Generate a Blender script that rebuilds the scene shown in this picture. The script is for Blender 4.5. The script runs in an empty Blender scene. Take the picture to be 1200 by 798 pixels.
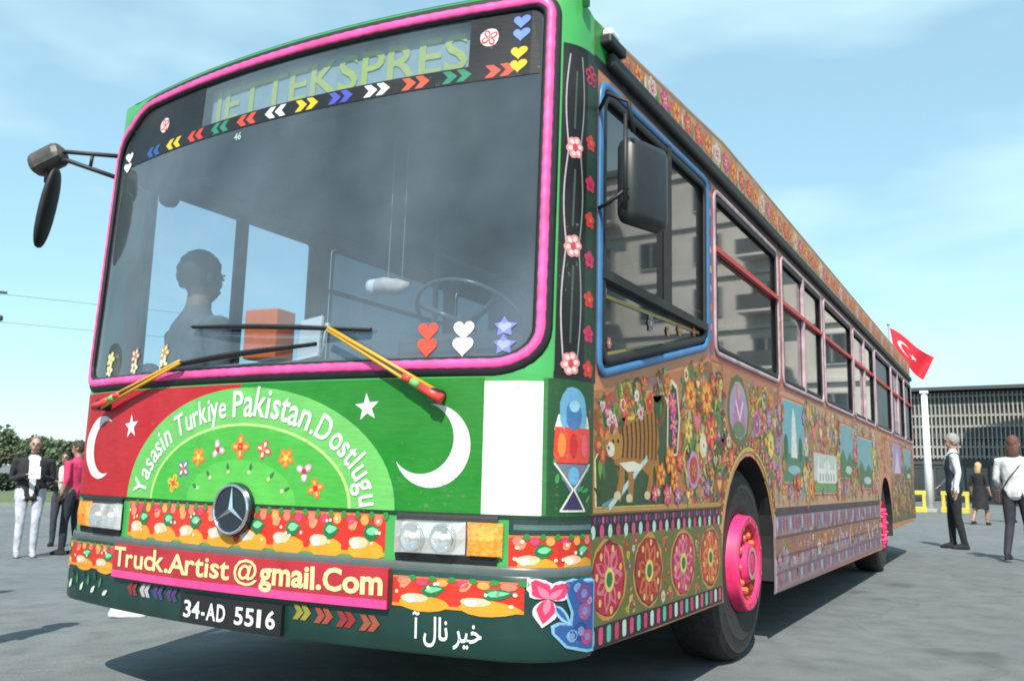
import bpy, bmesh, math, random
from mathutils import Vector, Matrix
from mathutils.geometry import tessellate_polygon

SC = bpy.context.scene
COL = SC.collection
rnd = random.Random(7)

# ------------------------------------------------------------------ camera, sky, sun, exposure
cam_d = bpy.data.cameras.new('camera'); cam = bpy.data.objects.new('camera', cam_d); COL.objects.link(cam)
cr = Vector((0.86802, 0.49592, 0.02460)); cu = Vector((0.05620, -0.14734, 0.98749)); cf = Vector((-0.49334, 0.85578, 0.15576))
M = Matrix((cr, cu, -cf)).transposed().to_4x4(); M.translation = Vector((2.4759, -2.4084, 0.9150))
cam.matrix_world = M
cam_d.sensor_fit = 'HORIZONTAL'; cam_d.sensor_width = 36.0; cam_d.lens = 1015.14 / 1200 * 36.0
cam_d.clip_start = 0.05; cam_d.clip_end = 9000
SC.camera = cam

SUN_AZ = Vector((0.37, -0.929)); SUN_EL = math.radians(47)
sd = Vector((SUN_AZ.x * math.cos(SUN_EL), SUN_AZ.y * math.cos(SUN_EL), math.sin(SUN_EL))).normalized()
sun_d = bpy.data.lights.new('sun', 'SUN'); sun_d.energy = 4.5; sun_d.angle = math.radians(0.53); sun_d.color = (1.0, 0.945, 0.86)
sun = bpy.data.objects.new('sun', sun_d); COL.objects.link(sun); sun.location = sd * 60
sun.rotation_euler = sd.to_track_quat('Z', 'Y').to_euler()

world = bpy.data.worlds.new('World'); SC.world = world; world.use_nodes = True
wn = world.node_tree.nodes; wl = world.node_tree.links; wn.clear()
wout = wn.new('ShaderNodeOutputWorld'); bg = wn.new('ShaderNodeBackground'); sky = wn.new('ShaderNodeTexSky')
sky.sky_type = 'NISHITA'; sky.sun_disc = False; sky.sun_elevation = SUN_EL
sky.sun_rotation = math.atan2(sd.x, sd.y)
sky.air_density = 1.0; sky.dust_density = 0.3; sky.ozone_density = 0.4
tc = wn.new('ShaderNodeTexCoord'); mp = wn.new('ShaderNodeMapping'); mp.inputs['Scale'].default_value = (1.0, 1.3, 3.6); mp.inputs['Location'].default_value = (0.9, 0.2, 0.35)
mp.inputs['Rotation'].default_value = (0.12, 0.1, 0.5)
nz = wn.new('ShaderNodeTexNoise'); nz.inputs['Scale'].default_value = 1.7; nz.inputs['Detail'].default_value = 4; nz.inputs['Roughness'].default_value = 0.55
rp = wn.new('ShaderNodeValToRGB'); rp.color_ramp.elements[0].position = 0.47; rp.color_ramp.elements[1].position = 0.82
rp.color_ramp.elements[1].color = (0.60, 0.60, 0.60, 1); rp.color_ramp.elements[0].color = (0, 0, 0, 1)
mx = wn.new('ShaderNodeMixRGB'); mx.inputs['Color2'].default_value = (6.0, 6.1, 6.2, 1)
ve = wn.new('ShaderNodeMixRGB'); ve.inputs['Fac'].default_value = 0.55; ve.inputs['Color2'].default_value = (2.9, 3.55, 4.3, 1)   # thin high veil
wl.new(tc.outputs['Generated'], mp.inputs['Vector']); wl.new(mp.outputs['Vector'], nz.inputs['Vector']); wl.new(nz.outputs['Fac'], rp.inputs['Fac'])
wl.new(rp.outputs['Color'], mx.inputs['Fac']); wl.new(sky.outputs['Color'], ve.inputs['Color1']); wl.new(ve.outputs['Color'], mx.inputs['Color1']); tn = wn.new('ShaderNodeMixRGB'); tn.blend_type = 'MULTIPLY'; tn.inputs['Fac'].default_value = 1.0; tn.inputs['Color2'].default_value = (0.90, 1.15, 1.10, 1)
wl.new(mx.outputs['Color'], tn.inputs['Color1']); wl.new(tn.outputs['Color'], bg.inputs['Color'])
bg.inputs['Strength'].default_value = 0.128
wl.new(bg.outputs['Background'], wout.inputs['Surface'])

SC.view_settings.view_transform = 'Standard'; SC.view_settings.look = 'None'; SC.view_settings.gamma = 1.0
SC.view_settings.exposure = 0.66; SC.view_settings.use_curve_mapping = False
SC.render.engine = 'CYCLES'; SC.cycles.max_bounces = 10; SC.cycles.transparent_max_bounces = 16; SC.cycles.use_denoising = True; SC.cycles.filter_width = 1.85

# ------------------------------------------------------------------ helpers
def lin(c):
    return tuple(((x / 255) / 12.92 if x / 255 <= 0.04045 else ((x / 255 + 0.055) / 1.055) ** 2.4) for x in c)
def alb(c, k=0.82):
    return tuple(v * k for v in lin(c))

MATS = {}
def mat(name, rgb, rough=0.5, metal=0.0, var=0.08, scale=18, bump=0.0, coat=0.0, spec=0.5):
    if name in MATS: return MATS[name]
    m = bpy.data.materials.new(name); m.use_nodes = True; n = m.node_tree.nodes; l = m.node_tree.links
    b = n['Principled BSDF']; b.inputs['Roughness'].default_value = rough; b.inputs['Metallic'].default_value = metal
    b.inputs['Coat Weight'].default_value = coat; b.inputs['Specular IOR Level'].default_value = spec
    t = n.new('ShaderNodeTexCoord'); z = n.new('ShaderNodeTexNoise'); z.inputs['Scale'].default_value = scale; z.inputs['Detail'].default_value = 5
    l.new(t.outputs['Object'], z.inputs['Vector'])
    r = n.new('ShaderNodeValToRGB'); r.color_ramp.elements[0].position = 0.3; r.color_ramp.elements[1].position = 0.7
    r.color_ramp.elements[0].color = tuple(max(0, v * (1 - var)) for v in rgb) + (1,)
    r.color_ramp.elements[1].color = tuple(min(1, v * (1 + var)) for v in rgb) + (1,)
    l.new(z.outputs['Fac'], r.inputs['Fac']); l.new(r.outputs['Color'], b.inputs['Base Color'])
    if bump:
        bp = n.new('ShaderNodeBump'); bp.inputs['Strength'].default_value = bump; bp.inputs['Distance'].default_value = 0.02
        l.new(z.outputs['Fac'], bp.inputs['Height']); l.new(bp.outputs['Normal'], b.inputs['Normal'])
    MATS[name] = m; return m

def paint_mat(name='hand_painted_enamel', rough=0.40):
    if name in MATS: return MATS[name]
    m = bpy.data.materials.new(name); m.use_nodes = True; n = m.node_tree.nodes; l = m.node_tree.links
    b = n['Principled BSDF']; b.inputs['Coat Weight'].default_value = 0.05; b.inputs['Coat Roughness'].default_value = 0.25
    a = n.new('ShaderNodeVertexColor'); a.layer_name = 'Col'
    t = n.new('ShaderNodeTexCoord')
    z = n.new('ShaderNodeTexNoise'); z.inputs['Scale'].default_value = 9; z.inputs['Detail'].default_value = 8; z.inputs['Roughness'].default_value = 0.65
    l.new(t.outputs['Object'], z.inputs['Vector'])
    r = n.new('ShaderNodeValToRGB'); r.color_ramp.elements[0].position = 0.28; r.color_ramp.elements[1].position = 0.72
    r.color_ramp.elements[0].color = (0.72, 0.70, 0.66, 1); r.color_ramp.elements[1].color = (1, 1, 1, 1)
    x = n.new('ShaderNodeMixRGB'); x.blend_type = 'MULTIPLY'; x.inputs['Fac'].default_value = 0.6
    l.new(z.outputs['Fac'], r.inputs['Fac']); l.new(a.outputs['Color'], x.inputs['Color1']); l.new(r.outputs['Color'], x.inputs['Color2'])
    # thin even film of road dust
    z2 = n.new('ShaderNodeTexNoise'); z2.inputs['Scale'].default_value = 2.3; z2.inputs['Detail'].default_value = 6
    l.new(t.outputs['Object'], z2.inputs['Vector'])
    r2 = n.new('ShaderNodeValToRGB'); r2.color_ramp.elements[0].position = 0.35; r2.color_ramp.elements[0].color = (0.0, 0.0, 0.0, 1)
    r2.color_ramp.elements[1].position = 0.8; r2.color_ramp.elements[1].color = (0.085, 0.085, 0.085, 1)
    d = n.new('ShaderNodeMixRGB'); d.inputs['Color2'].default_value = (0.32, 0.29, 0.25, 1)
    l.new(z2.outputs['Fac'], r2.inputs['Fac']); l.new(r2.outputs['Color'], d.inputs['Fac']); l.new(x.outputs['Color'], d.inputs['Color1'])
    # small chips and scuffs down to grey primer
    z3 = n.new('ShaderNodeTexNoise'); z3.inputs['Scale'].default_value = 46; z3.inputs['Detail'].default_value = 4; z3.inputs['Roughness'].default_value = 0.7
    z4 = n.new('ShaderNodeTexNoise'); z4.inputs['Scale'].default_value = 3.1; z4.inputs['Detail'].default_value = 3
    l.new(t.outputs['Object'], z3.inputs['Vector']); l.new(t.outputs['Object'], z4.inputs['Vector'])
    ad = n.new('ShaderNodeMath'); ad.operation = 'ADD'; ad.use_clamp = False; sc_ = n.new('ShaderNodeMath'); sc_.operation = 'MULTIPLY'; sc_.inputs[1].default_value = 0.45
    l.new(z4.outputs['Fac'], sc_.inputs[0]); l.new(z3.outputs['Fac'], ad.inputs[0]); l.new(sc_.outputs[0], ad.inputs[1])
    r4 = n.new('ShaderNodeValToRGB'); r4.color_ramp.elements[0].position = 0.905; r4.color_ramp.elements[0].color = (0, 0, 0, 1); r4.color_ramp.elements[1].position = 0.94; r4.color_ramp.elements[1].color = (0.7, 0.7, 0.7, 1)
    l.new(ad.outputs[0], r4.inputs['Fac']); ch = n.new('ShaderNodeMixRGB'); ch.inputs['Color2'].default_value = (0.16, 0.15, 0.14, 1)
    l.new(r4.outputs['Color'], ch.inputs['Fac']); l.new(d.outputs['Color'], ch.inputs['Color1']); l.new(ch.outputs['Color'], b.inputs['Base Color'])
    mpb = n.new('ShaderNodeMapping'); mpb.inputs['Scale'].default_value = (14, 14, 90); zb = n.new('ShaderNodeTexNoise'); zb.inputs['Scale'].default_value = 1.0; zb.inputs['Detail'].default_value = 4
    l.new(t.outputs['Object'], mpb.inputs['Vector']); l.new(mpb.outputs['Vector'], zb.inputs['Vector']); bu_ = n.new('ShaderNodeBump'); bu_.inputs['Strength'].default_value = 0.22; bu_.inputs['Distance'].default_value = 0.004
    rb = n.new('ShaderNodeValToRGB'); rb.color_ramp.elements[0].position = 0.3; rb.color_ramp.elements[0].color = (0.91, 0.905, 0.90, 1); rb.color_ramp.elements[1].position = 0.7; rb.color_ramp.elements[1].color = (1.04, 1.04, 1.04, 1)
    st_ = n.new('ShaderNodeMixRGB'); st_.blend_type = 'MULTIPLY'; st_.inputs['Fac'].default_value = 1.0; l.new(zb.outputs['Fac'], rb.inputs['Fac']); l.new(ch.outputs['Color'], st_.inputs['Color1']); l.new(rb.outputs['Color'], st_.inputs['Color2']); l.new(st_.outputs['Color'], b.inputs['Base Color'])
    l.new(zb.outputs['Fac'], bu_.inputs['Height']); l.new(bu_.outputs['Normal'], b.inputs['Normal']); b.inputs['Specular IOR Level'].default_value = 0.3
    mr = n.new('ShaderNodeMapRange'); mr.inputs['To Min'].default_value = rough - 0.06; mr.inputs['To Max'].default_value = rough + 0.2
    l.new(z.outputs['Fac'], mr.inputs['Value']); l.new(mr.outputs['Result'], b.inputs['Roughness'])
    MATS[name] = m; return m

def glass_mat(name, tint, dust_haze=0.05, dust_haze_col=(0.45, 0.48, 0.5), ior=1.5, gr=0.015):
    if name in MATS: return MATS[name]
    m = bpy.data.materials.new(name); m.use_nodes = True; n = m.node_tree.nodes; l = m.node_tree.links; n.clear()
    o = n.new('ShaderNodeOutputMaterial'); tr = n.new('ShaderNodeBsdfTransparent'); tr.inputs['Color'].default_value = tint + (1,)
    gl = n.new('ShaderNodeBsdfGlossy'); gl.inputs['Roughness'].default_value = gr
    df = n.new('ShaderNodeBsdfDiffuse'); df.inputs['Color'].default_value = dust_haze_col + (1,)
    fr = n.new('ShaderNodeFresnel'); ge = n.new('ShaderNodeNewGeometry'); io = n.new('ShaderNodeMapRange')   # same reflectance from both sides of the thin pane
    io.inputs['To Min'].default_value = ior; io.inputs['To Max'].default_value = 1 / ior; l.new(ge.outputs['Backfacing'], io.inputs['Value']); l.new(io.outputs['Result'], fr.inputs['IOR'])
    t = n.new('ShaderNodeTexCoord'); z = n.new('ShaderNodeTexNoise'); z.inputs['Scale'].default_value = 1.9; z.inputs['Detail'].default_value = 7
    l.new(t.outputs['Object'], z.inputs['Vector'])
    mr = n.new('ShaderNodeMapRange'); mr.inputs['From Min'].default_value = 0.3; mr.inputs['From Max'].default_value = 0.7
    mr.inputs['To Min'].default_value = dust_haze * 0.5; mr.inputs['To Max'].default_value = dust_haze * 1.7  # dust film; its cloudy mottling also paints in milky sky reflections
    l.new(z.outputs['Fac'], mr.inputs['Value'])
    m1 = n.new('ShaderNodeMixShader'); l.new(mr.outputs['Result'], m1.inputs['Fac']); l.new(tr.outputs[0], m1.inputs[1]); l.new(df.outputs[0], m1.inputs[2])
    mu = n.new('ShaderNodeMath'); mu.operation = 'MULTIPLY'; mu.inputs[1].default_value = 1.6; mu.use_clamp = True
    l.new(fr.outputs[0], mu.inputs[0])
    m2 = n.new('ShaderNodeMixShader'); l.new(mu.outputs[0], m2.inputs['Fac']); l.new(m1.outputs[0], m2.inputs[1]); l.new(gl.outputs[0], m2.inputs[2])
    l.new(m2.outputs[0], o.inputs['Surface']); MATS[name] = m; return m

class MB:
    """collects verts and faces of one mesh"""
    def __init__(s): s.v = []; s.f = []
    def add(s, vs, fs):
        k = len(s.v); s.v += [tuple(p) for p in vs]; s.f += [tuple(i + k for i in f) for f in fs]; return s
    def box(s, c, d, rot=None, bev=0.0):
        c = Vector(c); hx, hy, hz = d[0] / 2, d[1] / 2, d[2] / 2
        if bev <= 0:
            vs = [Vector((x, y, z)) for x in (-hx, hx) for y in (-hy, hy) for z in (-hz, hz)]
            fs = [(0, 1, 3, 2), (4, 6, 7, 5), (0, 4, 5, 1), (2, 3, 7, 6), (0, 2, 6, 4), (1, 5, 7, 3)]
        else:
            bm = bmesh.new(); bmesh.ops.create_cube(bm, size=1.0)
            for v in bm.verts: v.co = Vector((v.co.x * d[0], v.co.y * d[1], v.co.z * d[2]))
            bmesh.ops.bevel(bm, geom=list(bm.edges), offset=min(bev, min(d) * 0.45), segments=2, affect='EDGES', profile=0.5)
            bm.verts.ensure_lookup_table(); vs = [v.co.copy() for v in bm.verts]; fs = [tuple(v.index for v in f.verts) for f in bm.faces]; bm.free()
        if rot is not None: vs = [rot @ v for v in vs]
        return s.add([v + c for v in vs], fs)
    def tube(s, pts, r, n=8, closed=False, flat=1.0, caps=True):
        pts = [Vector(p) for p in pts]; N = len(pts); rings = []
        rr = r if isinstance(r, (list, tuple)) else [r] * N
        up = Vector((0, 0, 1)); prev = None
        for i, p in enumerate(pts):
            a = pts[(i - 1) % N] if (closed or i > 0) else pts[i]; b = pts[(i + 1) % N] if (closed or i < N - 1) else pts[i]
            t = (b - a).normalized()
            if prev is None:
                x = t.cross(up if abs(t.z) < 0.9 else Vector((0, 1, 0))).normalized()
            else: x = (prev - t * prev.dot(t)).normalized()
            prev = x; y = t.cross(x)
            rings.append([p + (x * math.cos(2 * math.pi * k / n) + y * math.sin(2 * math.pi * k / n) * flat) * rr[i] for k in range(n)])
        vs = [v for R in rings for v in R]; fs = []
        for i in range(N if closed else N - 1):
            j = (i + 1) % N
            for k in range(n): fs.append((i * n + k, i * n + (k + 1) % n, j * n + (k + 1) % n, j * n + k))
        if caps and not closed: fs += [tuple(range(n))[::-1], tuple((N - 1) * n + k for k in range(n))]
        return s.add(vs, fs)
    def lathe(s, prof, c, axis='x', n=40):
        """prof: (radius, along axis)"""
        c = Vector(c); vs = []; fs = []
        for r, h in prof:
            for k in range(n):
                a = 2 * math.pi * k / n; p, q = r * math.cos(a), r * math.sin(a)
                vs.append(c + (Vector((h, p, q)) if axis == 'x' else Vector((p, h, q)) if axis == 'y' else Vector((p, q, h))))
        for i in range(len(prof) - 1):
            for k in range(n): fs.append((i * n + k, i * n + (k + 1) % n, (i + 1) * n + (k + 1) % n, (i + 1) * n + k))
        return s.add(vs, fs)
    def build(s, name, m, parent=None, smooth=False, fixn=True):
        me = bpy.data.meshes.new(name); me.from_pydata(s.v, [], s.f); me.update()
        if fixn:
            bm = bmesh.new(); bm.from_mesh(me); bmesh.ops.recalc_face_normals(bm, faces=bm.faces); bm.to_mesh(me); bm.free()
        if smooth:
            for p in me.polygons: p.use_smooth = True
        return link(name, me, m, parent)

def link(name, me, m, parent=None):
    if m is not None: me.materials.append(m)
    o = bpy.data.objects.new(name, me); COL.objects.link(o)
    if parent is not None: setp(o, parent)
    return o
WORLD_OF = {}
def setp(o, parent):
    o.parent = parent
    o.matrix_parent_inverse = Matrix.Translation(-WORLD_OF.get(parent.name, Vector((0, 0, 0))))
def empty(name, loc, label, cat, group=None):
    o = bpy.data.objects.new(name, None); COL.objects.link(o); o.location = loc; o.empty_display_size = 0.2
    WORLD_OF[o.name] = Vector(loc); tag(o, label, cat, group); return o
def tag(o, label, cat=None, group=None):
    o['label'] = label
    if cat: o['category'] = cat
    if group: o['group'] = group
    return o
def structure(o): o['kind'] = 'structure'; return o
def shade_auto(o, ang=35):
    for p in o.data.polygons: p.use_smooth = True
    bm = bmesh.new(); bm.from_mesh(o.data)
    for e in bm.edges: e.smooth = len(e.link_faces) == 2 and e.calc_face_angle(0) < math.radians(ang)
    bm.to_mesh(o.data); bm.free(); return o

# ---- text to flat triangles
TXT = {}
def text_tris(s, bold=0.0, res=3):
    key = (s, bold, res)
    if key in TXT: return TXT[key]
    c = bpy.data.curves.new('t', 'FONT'); c.body = s; c.resolution_u = res; c.offset = bold; c.fill_mode = 'FRONT'
    o = bpy.data.objects.new('t', c); COL.objects.link(o); bpy.context.view_layer.update()
    ev = o.evaluated_get(bpy.context.evaluated_depsgraph_get()); me = ev.to_mesh(); me.calc_loop_triangles()
    tr = [[(me.vertices[i].co.x, me.vertices[i].co.y) for i in t.vertices] for t in me.loop_triangles]
    ev.to_mesh_clear(); bpy.data.objects.remove(o); bpy.data.curves.remove(c)
    xs = [p[0] for t in tr for p in t] or [0]; ys = [p[1] for t in tr for p in t] or [0]
    TXT[key] = (tr, min(xs), max(xs), min(ys), max(ys)); return TXT[key]

# ---- flat hand painting: shapes in (u, v), put on a surface
class Canvas:
    def __init__(s): s.t = []; s.i = 0; s.r = random.Random(4)
    def h(s, layer): s.i += 1; return layer * 0.0006 + (s.i % 83) * 0.000007
    def tri(s, tris, col, layer):
        h = s.h(layer); c = alb(col)
        for t in tris: s.t.append((tuple(t), c, h))
    def poly(s, pts, col, layer=1):
        if len(pts) == 3: return s.tri([pts], col, layer)
        idx = tessellate_polygon([[Vector((p[0], p[1], 0)) for p in pts]])
        s.tri([[pts[i] for i in t] for t in idx], col, layer)
    def rect(s, u0, v0, u1, v1, col, layer=0): s.tri([[(u0, v0), (u1, v0), (u1, v1)], [(u0, v0), (u1, v1), (u0, v1)]], col, layer)
    def disc(s, u, v, ru, rv, col, layer=1, n=14, rot=0.0):
        ca, sa = math.cos(rot), math.sin(rot)
        P = []
        for k in range(n):      # hand drawn: never a perfect circle
            a = 2 * math.pi * k / n; j = 1 + s.r.uniform(-0.055, 0.055); P.append((u + j * (ru * math.cos(a) * ca - rv * math.sin(a) * sa), v + j * (ru * math.cos(a) * sa + rv * math.sin(a) * ca)))
        s.tri([[P[0], P[k], P[k + 1]] for k in range(1, n - 1)], col, layer)
    def ring(s, u, v, ru, rv, w, col, layer=1, n=22):
        t = []
        for k in range(n):
            a, b = 2 * math.pi * k / n, 2 * math.pi * (k + 1) / n
            p = [(u + (ru - q) * math.cos(x), v + (rv - q) * math.sin(x)) for x in (a, b) for q in (0, w)]
            t += [[p[0], p[2], p[3]], [p[0], p[3], p[1]]]
        s.tri(t, col, layer)
    def line(s, pts, w, col, layer=1):
        for (a, b), (c, d) in zip(pts[:-1], pts[1:]):
            L = math.hypot(c - a, d - b) or 1e-6; nx, ny = -(d - b) / L * w / 2, (c - a) / L * w / 2
            ex, ey = (c - a) / L * w * 0.3, (d - b) / L * w * 0.3
            p = [(a - ex + nx, b - ey + ny), (a - ex - nx, b - ey - ny), (c + ex - nx, d + ey - ny), (c + ex + nx, d + ey + ny)]
            s.tri([[p[0], p[1], p[2]], [p[0], p[2], p[3]]], col, layer)
    def leaf(s, u, v, L, w, ang, col, layer=1, vein=None):
        ca, sa = math.cos(ang), math.sin(ang); P = []
        for k in range(9):
            x = k / 8; y = math.sin(math.pi * x ** 0.8) * w / 2 * s.r.uniform(0.86, 1.1); P.append((x * L, y))
        P += [(x, -y) for x, y in P[-2:0:-1]]
        P = [(u + x * ca - y * sa, v + x * sa + y * ca) for x, y in P]; s.poly(P, col, layer)
        if vein: s.line([(u, v), (u + L * ca, v + L * sa)], w * 0.14, vein, layer + 0.5)
    def flower(s, u, v, r, cols, layer=2, petals=6, rot=0.0, sq=1.0):
        for k in range(petals):
            a = rot + 2 * math.pi * k / petals
            s.disc(u + math.cos(a) * r * 0.58, v + math.sin(a) * r * 0.58 * sq, r * 0.46, r * 0.36 * sq, cols[0], layer, 10, a)
            if r > 0.03: s.disc(u + math.cos(a) * r * 0.55, v + math.sin(a) * r * 0.55 * sq, r * 0.28, r * 0.18 * sq, cols[1], layer + 1, 8, a)
        s.disc(u, v, r * 0.3, r * 0.3 * sq, cols[2], layer + 2, 10)
        if r > 0.04: s.disc(u, v, r * 0.14, r * 0.14 * sq, cols[0], layer + 3, 8)
    def heart(s, u, v, w, col, layer=2, up=False):
        P = []
        for k in range(24):
            a = 2 * math.pi * k / 24; x = 16 * math.sin(a) ** 3; y = 13 * math.cos(a) - 5 * math.cos(2 * a) - 2 * math.cos(3 * a) - math.cos(4 * a)
            P.append((u + x * w / 32, v + y * w / 32 * (-1 if up else 1)))
        s.poly(P, col, layer)
    def star(s, u, v, r, col, layer=2, rot=math.pi / 2, k=0.4, n=5):
        s.poly([(u + (r if i % 2 == 0 else r * k) * math.cos(rot + math.pi * i / n), v + (r if i % 2 == 0 else r * k) * math.sin(rot + math.pi * i / n)) for i in range(2 * n)], col, layer)
    def crescent(s, u, v, R, r, d, ang, col, layer=2):
        ca = (R * R + d * d - r * r) / (2 * R * d); al = math.acos(max(-1, min(1, ca))); be = math.atan2(R * math.sin(al), R * math.cos(al) - d)
        n = 36; out = [(R * math.cos(al + (2 * math.pi - 2 * al) * k / n), R * math.sin(al + (2 * math.pi - 2 * al) * k / n)) for k in range(n + 1)]
        inn = [(d + r * math.cos(be + (2 * math.pi - 2 * be) * k / n), r * math.sin(be + (2 * math.pi - 2 * be) * k / n)) for k in range(n + 1)]
        c, q = math.cos(ang), math.sin(ang); f = lambda p: (u + p[0] * c - p[1] * q, v + p[0] * q + p[1] * c)
        t = []
        for k in range(n): t += [[f(out[k]), f(out[k + 1]), f(inn[k + 1])], [f(out[k]), f(inn[k + 1]), f(inn[k])]]
        s.tri(t, col, layer)
    def chevron(s, u, v, w, hgt, di, col, layer=2):
        a = w * di
        s.poly([(u - a / 2, v - hgt / 2), (u, v - hgt / 2), (u + a / 2, v), (u, v + hgt / 2), (u - a / 2, v + hgt / 2), (u - a * 0.12, v)], col, layer)
    def text(s, txt, u, v, hgt, col, layer=3, width=None, bold=0.012, rot=0.0, anchor='l', cap=0.70, shear=0.0):
        tr, x0, x1, y0, y1 = text_tris(txt, bold); k = hgt / cap; kx = (width / (x1 - x0)) if width else k
        ox = {'l': x0, 'c': (x0 + x1) / 2, 'r': x1}[anchor]; c, q = math.cos(rot), math.sin(rot); o = []
        for t in tr:
            o.append([(u + ((p[0] - ox) * kx + shear * p[1] * k) * c - p[1] * k * q, v + ((p[0] - ox) * kx + shear * p[1] * k) * q + p[1] * k * c) for p in t])
        s.tri(o, col, layer)
    def hand(s, txt, u, v, hgt, col, layer, width, bold=0.03, seed=1):
        r = random.Random(seed); adv_ = []
        for ch in txt:
            a = text_tris('x' + ch + 'x', bold); b = text_tris('xx', bold); adv_.append((a[2] - a[1]) - (b[2] - b[1]))
        k = width / sum(adv_); pos = u
        for ch, a in zip(txt, adv_):
            t = text_tris(ch, bold); s.text(ch, pos + a * k / 2, v + r.uniform(-0.02, 0.02) * hgt, hgt * r.uniform(0.95, 1.06), col, layer, width=(t[2] - t[1]) * k * r.uniform(0.95, 1.04), bold=bold, rot=r.uniform(-0.035, 0.035), anchor='c'); pos += a * k
    def build(s, name, fn, parent, cuts=None, m=None, base=0.0012):
        V = []; F = []; C = []
        for pts, c, h in s.t:
            polys = [list(pts)]
            if cuts:
                us = [p[0] for p in pts]; lo, hi = min(us), max(us)
                for q in cuts:
                    if lo < q < hi:
                        nxt = []
                        for P in polys: nxt += [w for w in split_u(P, q) if len(w) > 2]
                        polys = nxt
            for P in polys:
                k = len(V); V += [fn(p[0], p[1], base + h) for p in P]; F.append(tuple(range(k, k + len(P)))); C.append(c)
        me = bpy.data.meshes.new(name); me.from_pydata(V, [], F); me.update()
        ca = me.color_attributes.new('Col', 'FLOAT_COLOR', 'CORNER'); vals = []
        for p in me.polygons: vals += list(C[p.index] + (1.0,)) * p.loop_total
        ca.data.foreach_set('color', vals)
        return link(name, me, m or paint_mat(), parent)
def split_u(P, q):
    A = []; B = []
    for i, p in enumerate(P):
        n = P[(i + 1) % len(P)]
        if p[0] <= q: A.append(p)
        if p[0] >= q: B.append(p)
        if (p[0] < q < n[0]) or (n[0] < q < p[0]):
            t = (q - p[0]) / (n[0] - p[0]); x = (q, p[1] + (n[1] - p[1]) * t); A.append(x); B.append(x)
    return [A, B]

# colours of the hand painting (as seen in sun)
RED = (190, 24, 40); GREEN = (18, 132, 32); LGREEN = (88, 190, 82); WHITE = (240, 242, 240); PINK = (240, 90, 165); HOT = (235, 50, 110)
ORANGE = (238, 110, 40); YEL = (240, 205, 50); DGREEN = (22, 58, 52); BLUE = (50, 95, 165); LBLUE = (110, 175, 215); PURPLE = (125, 70, 140)
CREAM = (245, 232, 165); BLACK = (18, 18, 20); SALM = (205, 128, 88); TEAL = (50, 140, 110); BROWN = (140, 80, 40); LILAC = (180, 150, 175); OLIVE = (140, 130, 66)

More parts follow.
